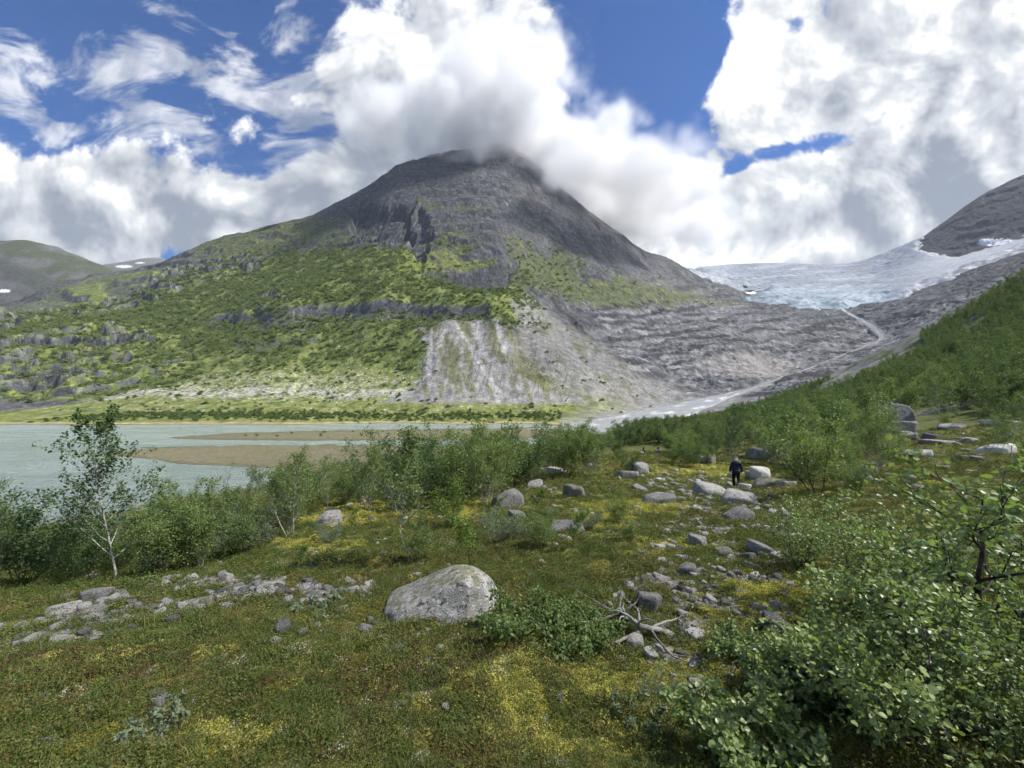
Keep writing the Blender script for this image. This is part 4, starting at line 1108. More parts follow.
scatter("mountain_scrub", CL, pf, rot_z(N_, R5), scl_(sz, R5, .25), id_, label="green birch scrub covering the lower slopes of the far mountain", cat="scrub")
# a few bushes on the sand bars
XB_, YB_, ZB_, sdb_ = SAND
ii = np.flatnonzero((sdb_.ravel() > 8) & (YB_.ravel() > 150)); ii = R5.choice(ii, 26, replace=False)
for i in ii:
    link("willow_bush", CL[3 + R5.integers(2)], None, "small dark willow bush growing on the brown sand bar in the lake", "bush", "bushes on the sand bars", None,
         (XB_.ravel()[i], YB_.ravel()[i], ZB_.ravel()[i] - .1), (0, 0, R5.uniform(0, 6)), R5.uniform(.25, .55))
# ------------------------------------------------------------------ stones
print("stones")
import bmesh
M_rock = mat_rock("grey_granite", (.235, .23, .215), (.38, .37, .35), 1.0, .7)
M_rock_moss = mat_rock("mossy_granite", (.20, .195, .185), (.31, .305, .29), 1.0, .5, .7)
M_rock_pale = mat_rock("pale_granite", (.45, .44, .415), (.62, .61, .58), 1.0, .15)
M_rock_dark = mat_rock("dark_gneiss", (.14, .138, .133), (.22, .215, .21), 1.0, .35)
M_boulder = mat_rock("lichen_boulder", (.20, .197, .185), (.42, .41, .39), 2.2, 1.0, .7)


def n3(v, s, seed, o=4):
    return (fbm(v[:, 0] * s, v[:, 1] * s, o, seed) + fbm(v[:, 1] * s + 5, v[:, 2] * s, o, seed + 1) + fbm(v[:, 2] * s, v[:, 0] * s + 9, o, seed + 2)) / 3


def ico(sub):
    bm = bmesh.new(); bmesh.ops.create_icosphere(bm, subdivisions=sub, radius=1)
    V = np.array([v.co[:] for v in bm.verts]); Q = np.array([[v.index for v in f.verts] for f in bm.faces]); bm.free()
    return V, Q


def rock_mesh(name, planes, sub, mat, sharp=14, rough=.06, seed=1, fine=.02):
    d, Q = ico(sub)
    acc = np.zeros(len(d))
    for n, dist in planes:
        n = unit(np.array(n, float))
        acc += (np.maximum(d @ n, 0) / dist) ** sharp
    r = (acc + 1e-9) ** (-1 / sharp)
    V = d * r[:, None]
    sc = np.abs(V).max()
    r2 = 1 + rough * n3(V / sc, 1.6, seed) * 1.5 + fine * n3(V / sc, 6, seed + 7) * 1.5 + fine * .5 * n3(V / sc, 17, seed + 9)
    return mesh_from(name, V * r2[:, None], Q, mat, True)


ROCK = []
rk = np.random.default_rng(8)
for i in range(9):
    n_p = rk.integers(9, 14)
    flatn = (.42, .55, .7, .8, .5, .62, .36, .75, .6)[i]
    pl = [(tuple(rk.normal(0, 1, 3)), rk.uniform(.62, 1.0)) for _ in range(n_p)] + [((0, 0, -1), .5), ((rk.normal(0, .2), rk.normal(0, .2), 1), flatn), ((1, 0, .1), 1.0), ((-1, 0, .1), 1.0), ((0, 1, .1), .75), ((0, -1, .1), .75)]
    ROCK.append({M_.name: rock_mesh("stone_%s_%d" % (M_.name, i), pl, 4, M_, 24, .07, 20 + i * 3, .03) for M_ in (M_rock, M_rock_pale, M_rock_dark, M_rock_moss)})


def stone(px, py, wpx, label, mat=M_rock, shape=0, hs=1.0, rot=None, name="boulder", cat="boulder", group=None, ds=1.0, sink=.25):
    x, y = hit(px, py)
    s = wpx * y / F * .52
    zz = gz(x, y)
    return link(name, ROCK[shape][mat.name], None, label, cat, group, None, (x, y + s * .5, gz(x, y + s * .5) + s * .45 * hs - s * sink * hs), (rk.uniform(-.12, .12), rk.uniform(-.12, .12), 0 if shape == 9 else rk.uniform(0, 6.28) if rot is None else rot), (s, s * ds, s * hs))


# the big lichen boulder on the moss
pb = [((-.50, -.10, .86), .17), ((.05, .15, 1), .29), ((.97, -.12, .22), .43), ((-.12, -.92, .36), .24), ((-.95, -.1, .25), .52), ((0, 1, .15), .30), ((0, 0, -1), .30), ((.62, -.75, .2), .38), ((-.65, -.6, .45), .36), ((.5, .6, .5), .42), ((.55, -.1, .85), .36)]
bx_, by_ = hit(440, 622)
bo = rock_mesh("lichen_boulder", pb, 6, M_boulder, 30, .055, 5, .03)
link("boulder", bo, None, "big lichen spotted boulder sloping down to one side, alone on the moss in front", "boulder", None, None, (bx_, by_ + .26, gz(bx_, by_ + .2) + .125), (0, 0, 0), tuple(by_ / 3.6 * k for k in (1.0, 1.0, .78)))

pc = [((-.62, -.35, .70), .42), ((.8, -.45, .35), .36), ((-.25, -.95, .12), .40), ((.15, -.3, .95), .62), ((.9, .3, .1), .5), ((-.95, .2, .05), .7), ((0, 1, 0), .5), ((0, 0, -1), .5), ((.45, -.8, .1), .45), ((.6, .1, .8), .55)]
ROCK.append({M_rock_dark.name: rock_mesh("crag", pc, 5, M_rock_dark, 45, .10, 91, .05)})
BIG = [
    (574, 498, 26, "squarish grey boulder with a mossy top in front of the round bush", M_rock_moss, 3, 1.0),
    (508, 508, 27, "tall dark grey boulder half hidden in the large grey green bush", M_rock_dark, 7, 1.2),
    (517, 520, 22, "dark rounded stone at the foot of the half hidden boulder", M_rock_dark, 5, .8),
    (627, 478, 24, "leaning grey slab beside the dirt gap in the thicket", M_rock, 6, .9),
    (642, 474, 20, "upright grey boulder beside the dirt gap in the thicket", M_rock, 3, 1.0),
    (662, 505, 30, "rounded dark boulder on yellow moss left of the flat topped one", M_rock, 4, .8),
    (640, 492, 14, "small round grey stone left of the dark boulder on yellow moss", M_rock, 1, .9),
    (716, 496, 40, "wide flat topped boulder just below the walking person", M_rock, 0, .9),
    (741, 503, 36, "low grey boulder overlapping the flat topped one below the person", M_rock, 2, .6),
    (742, 521, 26, "round dark grey boulder beside the pale shrub below the person", M_rock_dark, 7, 1.0),
    (764, 479, 22, "pale pointed boulder right of the walking person", M_rock_pale, 3, 1.0),
    (753, 478, 12, "small round stone touching the pale pointed boulder", M_rock, 5, 1.2),
    (775, 486, 26, "mossy low boulder right of the pale pointed one", M_rock_moss, 4, .7),
    (748, 489, 14, "white stone at the feet of the walking person", M_rock_pale, 1, .8),
    (764, 458, 30, "pale grey boulder with a flat top above the person", M_rock, 0, .9),
    (710, 464, 16, "grey boulder among the bushes left of the person", M_rock, 5, 1.1),
    (793, 488, 18, "grey stone at the foot of the wide olive bush", M_rock, 2, .8),
    (822, 447, 26, "white flat rock showing through the wide olive bush", M_rock_pale, 0, .7),
    (570, 532, 40, "dark flat rock lying on the open moss", M_rock_dark, 0, .5),
    (565, 540, 14, "white stone in front of the dark flat rock on the open moss", M_rock_pale, 4, .7),
    (535, 488, 20, "grey stone under the thicket left of the squarish boulder", M_rock, 4, .8),
    (557, 474, 18, "pale rock among leaves above the squarish boulder", M_rock_pale, 6, 1.0),
    (915, 430, 50, "large slanting slate grey crag on the hillside foot", M_rock_dark, 9, 1.15),
    (905, 434, 30, "round mossy rock in front of the slanting crag", M_rock_moss, 5, .9),
    (862, 432, 18, "grey rock left of the slanting crag", M_rock, 2, .9),
    (895, 450, 24, "flat pale slab of the rocky patch under the hillside", M_rock, 4, .45),
    (925, 456, 34, "long low slab at the front of the rocky patch under the hillside", M_rock, 2, .4),
    (945, 443, 28, "broken grey slab of the rocky patch beside the small birch", M_rock, 6, .4),
    (1005, 455, 32, "pale fractured rock behind the thin birch at the frame edge", M_rock_pale, 3, .6),
    (1010, 425, 34, "long pale outcrop up the slope at the frame edge", M_rock, 0, .5),
    (960, 428, 22, "flat grey stone at the foot of the big leaning birch", M_rock, 0, .5),
    (90, 602, 26, "rounded grey boulder at the upper edge of the stone strip", M_rock, 5, .8),
    (58, 616, 32, "flat creamy slab at the lower end of the stone strip", M_rock_pale, 0, .4),
    (188, 582, 16, "pinkish pale stone at the top of the stone strip", M_rock_pale, 4, .8),
    (163, 585, 18, "low grey stone left of the pinkish pale one", M_rock, 2, .7),
    (326, 527, 30, "grey boulder behind the upright bushy birch", M_rock, 3, .8),
    (280, 634, 18, "dark stone alone on the heath under the stone strip", M_rock_dark, 5, .9),
    (272, 645, 12, "pale stone beside the dark one on the heath", M_rock_pale, 2, .7),
    (390, 655, 26, "stones showing through a dark hollow left below the big boulder", M_rock_dark, 0, .35),
    (365, 634, 18, "grey stone left of the big lichen boulder", M_rock, 4, .6),
    (440, 652, 12, "small white stone on the heath below the big boulder", M_rock_pale, 1, .8),
    (445, 713, 10, "bright white pebble alone on the brown heath", M_rock_pale, 3, 1.2),
    (230, 732, 12, "small dark stone on the yellow moss at the bottom", M_rock_dark, 5, .8),
    (637, 650, 22, "pale grey stone under the driftwood knot", M_rock_pale, 3, .9),
    (652, 660, 16, "white stone below the driftwood knot on yellow moss", M_rock_pale, 5, .8),
    (650, 612, 30, "grey stone wedged behind the driftwood knot", M_rock, 3, 1.0),
    (700, 640, 22, "bright white stone among the smaller ones beside the low shrub", M_rock_pale, 2, .8),
    (780, 635, 30, "dark broken rock in the hollow left of the round leaved shrubs", M_rock_dark, 7, .9),
    (785, 662, 26, "grey rock with a moss cap below the dark broken one", M_rock_moss, 4, .8),
    (728, 556, 18, "rounded stone of the scatter with a flat face up", M_rock, 0, .8),
    (765, 555, 26, "largest grey stone of the scatter beside the pale shrub", M_rock, 4, .8),
    (700, 545, 22, "pale grey stone at the top of the scatter", M_rock, 2, .8),
    (690, 575, 22, "low grey stone left in the scatter above the driftwood", M_rock, 3, .7),
    (967, 655, 34, "pale sharp rock glimpsed through the round leaved shrubs", M_rock_pale, 7, 1.0),
    (925, 640, 26, "grey rock in shade under the round leaved shrubs", M_rock, 4, .8),
    (1008, 735, 60, "large grey rock in the bottom corner under the shrubs", M_rock, 0, .8),
    (995, 690, 34, "white edged rock between the shrub stems in the corner", M_rock_pale, 6, .8),
    (330, 527, 16, "stone on the bare patch beneath the upright birch", M_rock_pale, 0, .5),
]
for px, py, w_, lab, mt, sh, hs in BIG:
    stone(px, py, w_, lab, mt, sh, hs, name="boulder" if w_ > 18 else "stone", cat="boulder" if w_ > 18 else "stone")

RS = np.random.default_rng(314)
def many(poly, n, wlo, whi, label, group, mats, pal=2.2):
    c = 0; k = 0
    b = np.array(poly)
    while c < n and k < n * 40:
        k += 1
        px = RS.uniform(b[:, 0].min(), b[:, 0].max()); py = RS.uniform(b[:, 1].min(), b[:, 1].max())
        if poly_sd(np.array([px]), np.array([py]), poly)[0] < 0: continue
        w_ = wlo + (whi - wlo) * RS.random() ** pal
        w_ *= .55 + .45 * (py - 470) / 150 if py < 620 else 1
        stone(px, py, max(w_, 3), label, mats[RS.integers(len(mats))], int(RS.integers(9)), RS.uniform(.5, .95), None, "stone", "stone", group, RS.uniform(.7, 1.2), .18)
        c += 1
many(STONE_STRIP, 175, 3, 12, "grey stone in the strip of loose stones crossing the moss under the lakeside birches", "stones of the strip", [M_rock, M_rock_pale, M_rock_pale, M_rock_dark])
many(STONE_RIGHT, 110, 4, 17, "grey stone in the loose scatter between the driftwood and the walking person", "stones of the scatter", [M_rock, M_rock_pale, M_rock_pale, M_rock_moss, M_rock_dark])
many([(640, 476), (735, 474), (745, 505), (690, 510), (640, 500)], 28, 7, 18, "pale stone in the pile left of the flat topped boulder below the person", "stones of the pile", [M_rock, M_rock, M_rock_pale])
many([(860, 436), (985, 432), (985, 462), (900, 462)], 24, 8, 30, "broken rock of the rocky patch under the green hillside", "rocks of the rocky patch", [M_rock, M_rock_dark, M_rock_pale], 1.6)
many([(380, 590), (500, 505), (640, 505), (620, 560), (560, 620), (400, 640)], 22, 4, 10, "single small stone lying on the moss around the big lichen boulder", "stones around the boulder", [M_rock, M_rock_pale])

# pebbles: uncountable
G = np.random.default_rng(2718)
n_ = 68000
th_ = G.uniform(-1.1, 1.3, n_); r_ = np.exp(G.uniform(math.log(1.5), math.log(34), n_))
x_, y_ = r_ * np.sin(th_), r_ * np.cos(th_)
gm = ground_masks(x_, y_)
k_ = G.random(n_) < (gm['stone'] * .42 + .016 + .05 * sstep(.2, .5, gm['n1']))
x_, y_, r_ = x_[k_], y_[k_], r_[k_]
PEB = [ROCK[i][m_.name] for i, m_ in ((0, M_rock), (3, M_rock), (5, M_rock_pale), (2, M_rock), (7, M_rock_dark))]
PEB = []
for i, (m_, sd_0) in enumerate(((M_rock, 1), (M_rock_pale, 2), (M_rock_pale, 3), (M_rock_dark, 4))):
    pl = [(tuple(rk.normal(0, 1, 3)), rk.uniform(.65, 1.0)) for _ in range(10)] + [((0, 0, 1), .6), ((0, 0, -1), .6), ((1, 0, 0), 1), ((-1, 0, 0), 1), ((0, 1, 0), .8), ((0, -1, 0), .8)]
    PEB.append(rock_mesh("pebble_%d" % i, pl, 2, m_, 12, .1, 60 + i, .03))
sz = .0075 * r_ ** .85 * (.5 + 1.6 * G.random(len(x_)) ** 2.5)
scatter("gravel", PEB, np.stack([x_, y_, near_z(x_, y_) + sz * .15], 1), rot_z(len(x_), G, .3), scl_(sz, G, .3), G.integers(0, 4, len(x_)), label="small grey pebbles lying between the stones and in the moss", cat="gravel")

# ------------------------------------------------------------------ heath and moss
print("heath")
def sprigs(seed, n, h, rad, leaf, w, mat, stem=True):
    r = np.random.default_rng(seed)
    q = []
    for i in range(n):
        a = r.uniform(0, 6.28); d = np.array([math.cos(a) * r.uniform(.1, .8), math.sin(a) * r.uniform(.1, .8), 1.0]); d /= np.linalg.norm(d)
        b = np.array([r.normal(0, rad * .4), r.normal(0, rad * .4), -.1 * h]); L = h * r.uniform(.5, 1.15)
        for t_ in np.linspace(.25, 1, 6): q.append(b + d * L * t_ + r.normal(0, leaf * .25, 3))
    v, f, rn = leaves_mesh(np.array(q), leaf, r, w, 'quad', .35)
    return mesh_from("sprig", v, f, mat, False, {"rnd": ('FACE', rn)})
def cushion(seed, rad, n, leaf, mat):
    r = np.random.default_rng(seed)
    a = r.uniform(0, 6.28, n); rr_ = rad * np.sqrt(r.random(n)); z = .38 * rad * (1 - (rr_ / rad) ** 2)
    v, f, rn = leaves_mesh(np.stack([rr_ * np.cos(a), rr_ * np.sin(a), z - .02 * rad], 1), leaf, r, .6, 'quad', .3)
    return mesh_from("moss", v, f, mat, False, {"rnd": ('FACE', rn)})
def blades(seed, n, h, mat):
    r = np.random.default_rng(seed); Vs, Qs = [], []
    for i in range(n):
        a = r.uniform(0, 6.28); d = np.array([math.cos(a), math.sin(a), 0]); s_ = np.array([-d[1], d[0], 0]) * .0022; b = np.append(r.normal(0, .018, 2), -.005); L = h * r.uniform(.5, 1.2); o = r.uniform(.2, .8)
        p0, p1, p2 = b, b + d * L * o * .35 + (0, 0, L * .6), b + d * L * o + (0, 0, L)
        k = len(Vs); Vs += [p0 - s_, p0 + s_, p1 + s_ * .8, p1 - s_ * .8, p2 + s_ * .15, p2 - s_ * .15]; Qs += [(k, k + 1, k + 2, k + 3), (k + 3, k + 2, k + 4, k + 5)]
    return mesh_from("grass", np.array(Vs), np.array(Qs), mat, False, {"rnd": ('FACE', r.random(len(Qs)))})
H1 = mat_leaf("crowberry_leaf", (.045, .078, .016), (.125, .16, .038), .2, .6, .25)
H2 = mat_leaf("heath_leaf", (.115, .115, .03), (.20, .185, .055), .2, .6, .25)
H3 = mat_leaf("brown_heath_leaf", (.070, .046, .022), (.15, .105, .05), .15, .7, .2)
H4 = mat_leaf("yellow_moss_leaf", (.30, .29, .06), (.54, .50, .16), .25, .8, .1)
H5 = mat_leaf("pale_lichen_leaf", (.30, .30, .23), (.46, .46, .38), .1, .9, .1)
H6 = mat_leaf("olive_moss_leaf", (.15, .15, .03), (.26, .25, .06), .2, .8, .1)
H7 = mat_leaf("grass_blade", (.09, .12, .03), (.22, .22, .08), .3, .6, .2)
HE = [sprigs(1, 16, .055, .05, .011, .55, H1), sprigs(2, 14, .07, .05, .012, .5, H1), sprigs(3, 16, .05, .05, .011, .5, H2), sprigs(4, 14, .06, .05, .011, .5, H3), cushion(5, .075, 150, .013, H4), cushion(6, .06, 120, .012, H6), cushion(7, .035, 60, .010, H5), blades(8, 14, .10, H7), sprigs(9, 14, .06, .05, .013, .6, H2), sprigs(10, 46, .12, .15, .015, .55, H1), sprigs(11, 40, .13, .14, .015, .5, H2), cushion(12, .10, 160, .012, H5), sprigs(13, 26, .12, .10, .008, .3, H3)]
n_ = 165000
th_ = G.uniform(-1.2, 1.5, n_); u_ = G.random(n_); r_ = np.exp(math.log(1.35) + (math.log(62) - math.log(1.35)) * u_ ** 1.15)
x_, y_ = r_ * np.sin(th_), r_ * np.cos(th_)
gm = ground_masks(x_, y_)
pick = G.random(n_)
id_ = np.where(pick < .30 + .25 * (1 - gm['brown']), np.where(G.random(n_) < .5, 0, 1), np.where(pick < .72, 2, 8))
dk = sstep(.02, .3, fbm(x_ * 1.1, y_ * 1.1, 3, 611) + .35 * gm['n2'] + .25 * sstep(-1, -4, x_))
id_ = np.where(G.random(n_) < dk * .9, 0, id_)
id_ = np.where((G.random(n_) < gm['brown'] * .5), 3, id_)
id_ = np.where(G.random(n_) < sstep(-.05, .35, gm['n2'] + .5 * gm['n3']) * .6 * (1 - .8 * dk), 5, id_)
mo = gm['moss'] > G.random(n_)
id_ = np.where(mo, 4, id_)
id_ = np.where(mo & (G.random(n_) < .13), 1, id_)
id_ = np.where(G.random(n_) < .035 + .05 * sstep(.15, .4, gm['n4']), 6, id_)
id_ = np.where((G.random(n_) < .035), 7, id_)
cl_ = G.random(n_)
id_ = np.where((cl_ < .013) & (r_ < 30), np.where(G.random(n_) < .5 + .4 * dk, 9, 10), id_)
id_ = np.where((cl_ > .99) & (fbm(x_ * .8, y_ * .8, 3, 613) > 0), 11, id_)
id_ = np.where((cl_ > .5) & (cl_ < .512), 12, id_)
k_ = G.random(n_) > gm['stone'] * 1.0
x_, y_, r_, id_ = x_[k_], y_[k_], r_[k_], id_[k_]
sz = (.62 * (r_ / 2.0) ** .55) * G.uniform(.5, 1.4, len(x_)) * (1 + .7 * np.clip(fbm(x_ * 1.6, y_ * 1.6, 3, 601), -.6, .8))
z_ = near_z(x_, y_)
on = z_ > LAKE + .3
scatter("heath", HE, np.stack([x_, y_, z_ - .004], 1)[on], rot_z(int(on.sum()), G, .18), scl_(sz[on], G, .2), id_[on], label="low crowberry heath, moss and lichen covering the open ground", cat="ground cover")

# ------------------------------------------------------------------ driftwood
def branchy(seed, main, rad, nside, slen):
    r = np.random.default_rng(seed); tb = []
    main = np.array(main, float)
    # resample with a little gnarl
    tt = np.linspace(0, len(main) - 1, len(main) * 4); i = np.minimum(tt.astype(int), len(main) - 2)
    m_ = main[i] + (main[i + 1] - main[i]) * (tt - i)[:, None]; m_[1:-1] += r.normal(0, rad * .35, (len(m_) - 2, 3))
    m_[1:-1] = (m_[:-2] + m_[1:-1] * 2 + m_[2:]) / 4
    tb.append((m_, rad * (1 - .8 * np.linspace(0, 1, len(m_)))))
    for s in range(nside):
        k = r.integers(len(m_) // 5, len(m_) - 2); d = unit(m_[k + 1] - m_[k]) + r.normal(0, .6, 3) + (0, 0, .15)
        L = slen * r.uniform(.4, 1.1)
        p_ = polyline(r, m_[k], d, L, 7, .25, -.02)
        tb.append((p_, rad * .4 * (1 - .85 * np.linspace(0, 1, 8))))
    return tb
def W(px, py, up=.0):
    x, y = hit(px, py + 0)
    return np.array([x, y, gz(x, y) + up])
o_ = W(645, 640, .06)
def rel(px, py, up): return W(px, py, up) - o_
knot = [rel(672, 640, .02), rel(655, 640, .07), rel(640, 640, .10), rel(628, 634, .12), rel(618, 625, .15), rel(622, 615, .2)]
tr = thing("driftwood", "grey weathered driftwood with gnarled branches tangled over creeping willow and stones", "driftwood", tuple(o_))
link("stump", mesh_from("stump", *tubes_mesh(branchy(1, knot, .03, 9, .28), 7), M_wood_dead), tr)
for sd0, pts, rd_ in ((2, [rel(640, 638, .09), rel(622, 628, .13), rel(605, 630, .08), rel(590, 632, .07), rel(570, 633, .06), rel(552, 630, .08)], .017),
                      (3, [rel(640, 642, .07), rel(615, 650, .05), rel(602, 655, .05), rel(590, 652, .06), rel(572, 656, .04), rel(548, 657, .03)], .014),
                      (4, [rel(650, 640, .08), rel(660, 652, .05), rel(672, 660, .03), rel(690, 668, .02)], .013),
                      (5, [rel(640, 640, .1), rel(638, 626, .14), rel(630, 616, .10), rel(622, 606, .09)], .012),
                      (6, [rel(650, 640, .08), rel(664, 636, .1), rel(676, 632, .1), rel(684, 630, .12)], .013),
                      (7, [rel(628, 634, .1), rel(612, 622, .1), rel(592, 612, .12), rel(575, 606, .14)], .009)):
    link("branch", mesh_from("branch", *tubes_mesh(branchy(sd0, pts, rd_, 4, .22), 6), M_wood_dead), tr)
o_ = W(985, 742, .05)
tr = thing("fallen_branch", "smooth grey fallen branch beside the rock in the bottom corner", "branch", tuple(o_))
link("stem", mesh_from("stem", *tubes_mesh(branchy(11, [rel(930, 745, .04), rel(960, 738, .06), rel(985, 742, .06), rel(1010, 728, .12), rel(1040, 735, .2)], .022, 3, .2), 7), M_wood_dead), tr)

# ------------------------------------------------------------------ people
print("people")
def skin(name, verts, edges, radii, mat, sub=2, root=0):
    me = bpy.data.meshes.new(name); me.from_pydata(verts, edges, [])
    o = bpy.data.objects.new(name, me); COL.objects.link(o)
    sm = o.modifiers.new("skin", 'SKIN'); ss = o.modifiers.new("sub", 'SUBSURF'); ss.levels = ss.render_levels = sub
    for i, rd_ in enumerate(radii):
        sv = me.skin_vertices[0].data[i]
        sv.radius = (rd_, rd_) if np.isscalar(rd_) else rd_
        sv.use_root = (i == root)
    dg = bpy.context.evaluated_depsgraph_get()
    m2 = bpy.data.meshes.new_from_object(o.evaluated_get(dg)); m2.name = name
    bpy.data.objects.remove(o); m2.materials.clear(); m2.materials.append(mat)
    m2.polygons.foreach_set("use_smooth", np.ones(len(m2.polygons), bool))
    return m2
M_skin = mat_flat("skin", (.50, .32, .24), .6, .3, .08)
M_navy = mat_flat("navy_jacket", (.020, .025, .052), .75, .3, .25)
M_black = mat_flat("black_trousers", (.010, .010, .012), .8, .2, .25)
M_hair = mat_flat("grey_hair", (.40, .39, .38), .7, .3, .3, 60)
M_boot = mat_flat("dark_boots", (.02, .017, .015), .6, .4, .2)
M_white = mat_flat("white_cloth", (.72, .72, .74), .8, .2, .1)
M_hair2 = mat_flat("dark_hair", (.035, .025, .02), .6, .3, .3, 60)


def standing(loc, rz, label, hair, jacket, sc=1.0, pack=False):
    t_ = thing("person", label, "person", loc, rz, None, sc)
    # seen from behind, in mid stride, arms hanging a little away from the coat
    hip, kn_l, an_l = (0, 0, .93), (-.10, .10, .52), (-.11, -.02, .09)
    kn_r, an_r = (.11, -.02, .50), (.12, -.22, .13)
    V = [hip, (0, .01, 1.10), (0, .03, 1.30), (0, .03, 1.43), (0, .06, 1.50), (0, .09, 1.60), (0, .09, 1.68),
         (-.10, 0, .88), kn_l, an_l, (-.12, .12, .03), (.10, 0, .88), kn_r, an_r, (.13, -.13, .04),
         (-.19, .02, 1.38), (-.26, -.02, 1.12), (-.27, .08, .90), (-.265, .11, .82), (.19, .02, 1.38), (.27, .02, 1.12), (.28, .10, .90), (.275, .13, .82)]
    E = [(0, 1), (1, 2), (2, 3), (3, 4), (4, 5), (5, 6), (0, 7), (7, 8), (8, 9), (9, 10), (0, 11), (11, 12), (12, 13), (13, 14), (3, 15), (15, 16), (16, 17), (17, 18), (3, 19), (19, 20), (20, 21), (21, 22)]
    R_ = [.14, .13, .15, .08, .055, .095, .07, .095, .065, .045, .04, .095, .065, .045, .04, .06, .048, .036, .035, .06, .048, .036, .035]
    link("body", skin("body", V, E, R_, M_skin), t_)
    J = [(0, 0, .80), (0, .0, .98), (0, .01, 1.15), (0, .02, 1.32), (0, .03, 1.43), (0, .05, 1.49), (-.20, .02, 1.38), (-.27, -.02, 1.12), (-.28, .07, .90), (.20, .02, 1.38), (.28, .02, 1.12), (.29, .09, .90)]
    JE = [(0, 1), (1, 2), (2, 3), (3, 4), (4, 5), (4, 6), (6, 7), (7, 8), (4, 9), (9, 10), (10, 11)]
    jr = [(.21, .17), (.20, .165), (.20, .16), (.20, .16), (.12, .11), .07, .09, .075, .06, .09, .075, .06]
    link("jacket", skin("jacket", J, JE, jr, jacket, 2, 2), t_)
    T_ = [(0, 0, .95), (-.10, 0, .86), (-.105, .10, .52), (-.115, -.02, .11), (.10, 0, .86), (.115, -.02, .50), (.125, -.22, .15)]
    link("trousers", skin("trousers", T_, [(0, 1), (1, 2), (2, 3), (0, 4), (4, 5), (5, 6)], [.15, .115, .085, .07, .115, .085, .07], M_black), t_)
    for b_ in ([(-.115, -.05, .06), (-.115, .04, .055), (-.12, .15, .04)], [(.125, -.26, .09), (.127, -.17, .07), (.13, -.07, .045)]):
        link("boot", skin("boot", b_, [(0, 1), (1, 2)], [.052, .05, .042], M_boot), t_)
    link("hair", skin("hair", [(0, .055, 1.58), (0, .065, 1.65), (0, .085, 1.70)], [(0, 1), (1, 2)], [.088, .10, .075], hair, 2, 1), t_)
    if pack: link("shoulder_bag", skin("bag", [(.0, -.17, 1.0), (0, -.2, 1.15), (0, -.17, 1.3)], [(0, 1), (1, 2)], [.13, .15, .11], M_white), t_)
    return t_
x, y = hit(736, 488)
standing((x, y, gz(x, y) - .02), -.35, "person with grey hair in a dark navy jacket and black trousers walking away between boulders", M_hair, M_navy, 1.1)


def sitting(loc, rz, label, hair, top, low):
    t_ = thing("person", label, "person", loc, rz)
    V = [(0, 0, .10), (0, .02, .32), (0, .05, .52), (0, .07, .60), (0, .10, .72), (0, .10, .79), (-.10, .05, .10), (-.12, .42, .40), (-.12, .52, .05), (-.12, .63, .03), (.10, .05, .10), (.12, .42, .40), (.12, .52, .05), (.12, .63, .03), (-.2, .05, .50), (-.24, .12, .30), (-.14, .34, .34), (.2, .05, .50), (.24, .12, .30), (.14, .34, .34)]
    E = [(0, 1), (1, 2), (2, 3), (3, 4), (4, 5), (0, 6), (6, 7), (7, 8), (8, 9), (0, 10), (10, 11), (11, 12), (12, 13), (2, 14), (14, 15), (15, 16), (2, 17), (17, 18), (18, 19)]
    link("body", skin("body", V, E, [.14, .13, .10, .055, .095, .07, .09, .06, .045, .04, .09, .06, .045, .04, .06, .045, .035, .06, .045, .035], M_skin), t_)
    link("jacket", skin("jacket", [(0, 0, .14), (0, .02, .32), (0, .05, .50), (0, .065, .57), (-.2, .05, .50), (-.25, .12, .30), (-.16, .31, .34), (.2, .05, .50), (.25, .12, .30), (.16, .31, .34)], [(0, 1), (1, 2), (2, 3), (2, 4), (4, 5), (5, 6), (2, 7), (7, 8), (8, 9)], [.18, .175, .15, .08, .085, .065, .052, .085, .065, .052], top, 2, 1), t_)
    link("trousers", skin("trousers", [(0, 0, .12), (-.11, .07, .12), (-.12, .42, .40), (-.12, .52, .1), (.11, .07, .12), (.12, .42, .40), (.12, .52, .1)], [(0, 1), (1, 2), (2, 3), (0, 4), (4, 5), (5, 6)], [.155, .12, .085, .065, .12, .085, .065], low), t_)
    link("hair", skin("hair", [(0, .07, .70), (0, .085, .77), (0, .10, .81)], [(0, 1), (1, 2)], [.085, .10, .075], hair, 2, 1), t_)
for px, py, lab, hr, tp, lw, rz_ in ((644, 452, "person in a black top and white trousers sitting by the bushes above the dirt gap", M_hair2, M_black, M_white, 2.2), (658, 452, "person in a white top and dark trousers sitting beside another at the thicket edge", M_hair2, M_white, M_navy, 2.9)):
    x, y = hit(px, py)
    x, y = x * .9, y * .9
    sitting((x, y, gz(x, y)), rz_, lab, hr, tp, lw)
# a soaring bird over the ridge
bmv = [(-.75, -.05, .16), (-.38, .02, .12), (-.06, .06, .0), (0, .28, .0), (.06, .06, .0), (.38, .02, .12), (.75, -.05, .16), (.36, -.16, .11), (.07, -.16, -.01), (.05, -.42, 0), (-.05, -.42, 0), (-.07, -.16, -.01), (-.36, -.16, .11), (0, .02, -.07), (0, .02, .06)]
bmf = [(0, 1, 12), (1, 2, 11, 12), (5, 6, 7), (4, 5, 7, 8), (2, 3, 14), (3, 4, 14), (4, 8, 14), (2, 14, 11), (8, 9, 10, 11), (8, 11, 14), (3, 2, 13), (4, 3, 13), (8, 4, 13), (2, 11, 13), (11, 8, 13)]
me = bpy.data.meshes.new("bird"); me.from_pydata(bmv, [], bmf); me.materials.append(M_black)
o = link("bird", me, None, "dark bird soaring small in the sky left of the summit", "bird", None, None, ((350 - CX) / F * 230, 230, (HY - 149.5) / F * 230), (.3, .35, .6), 1.0)
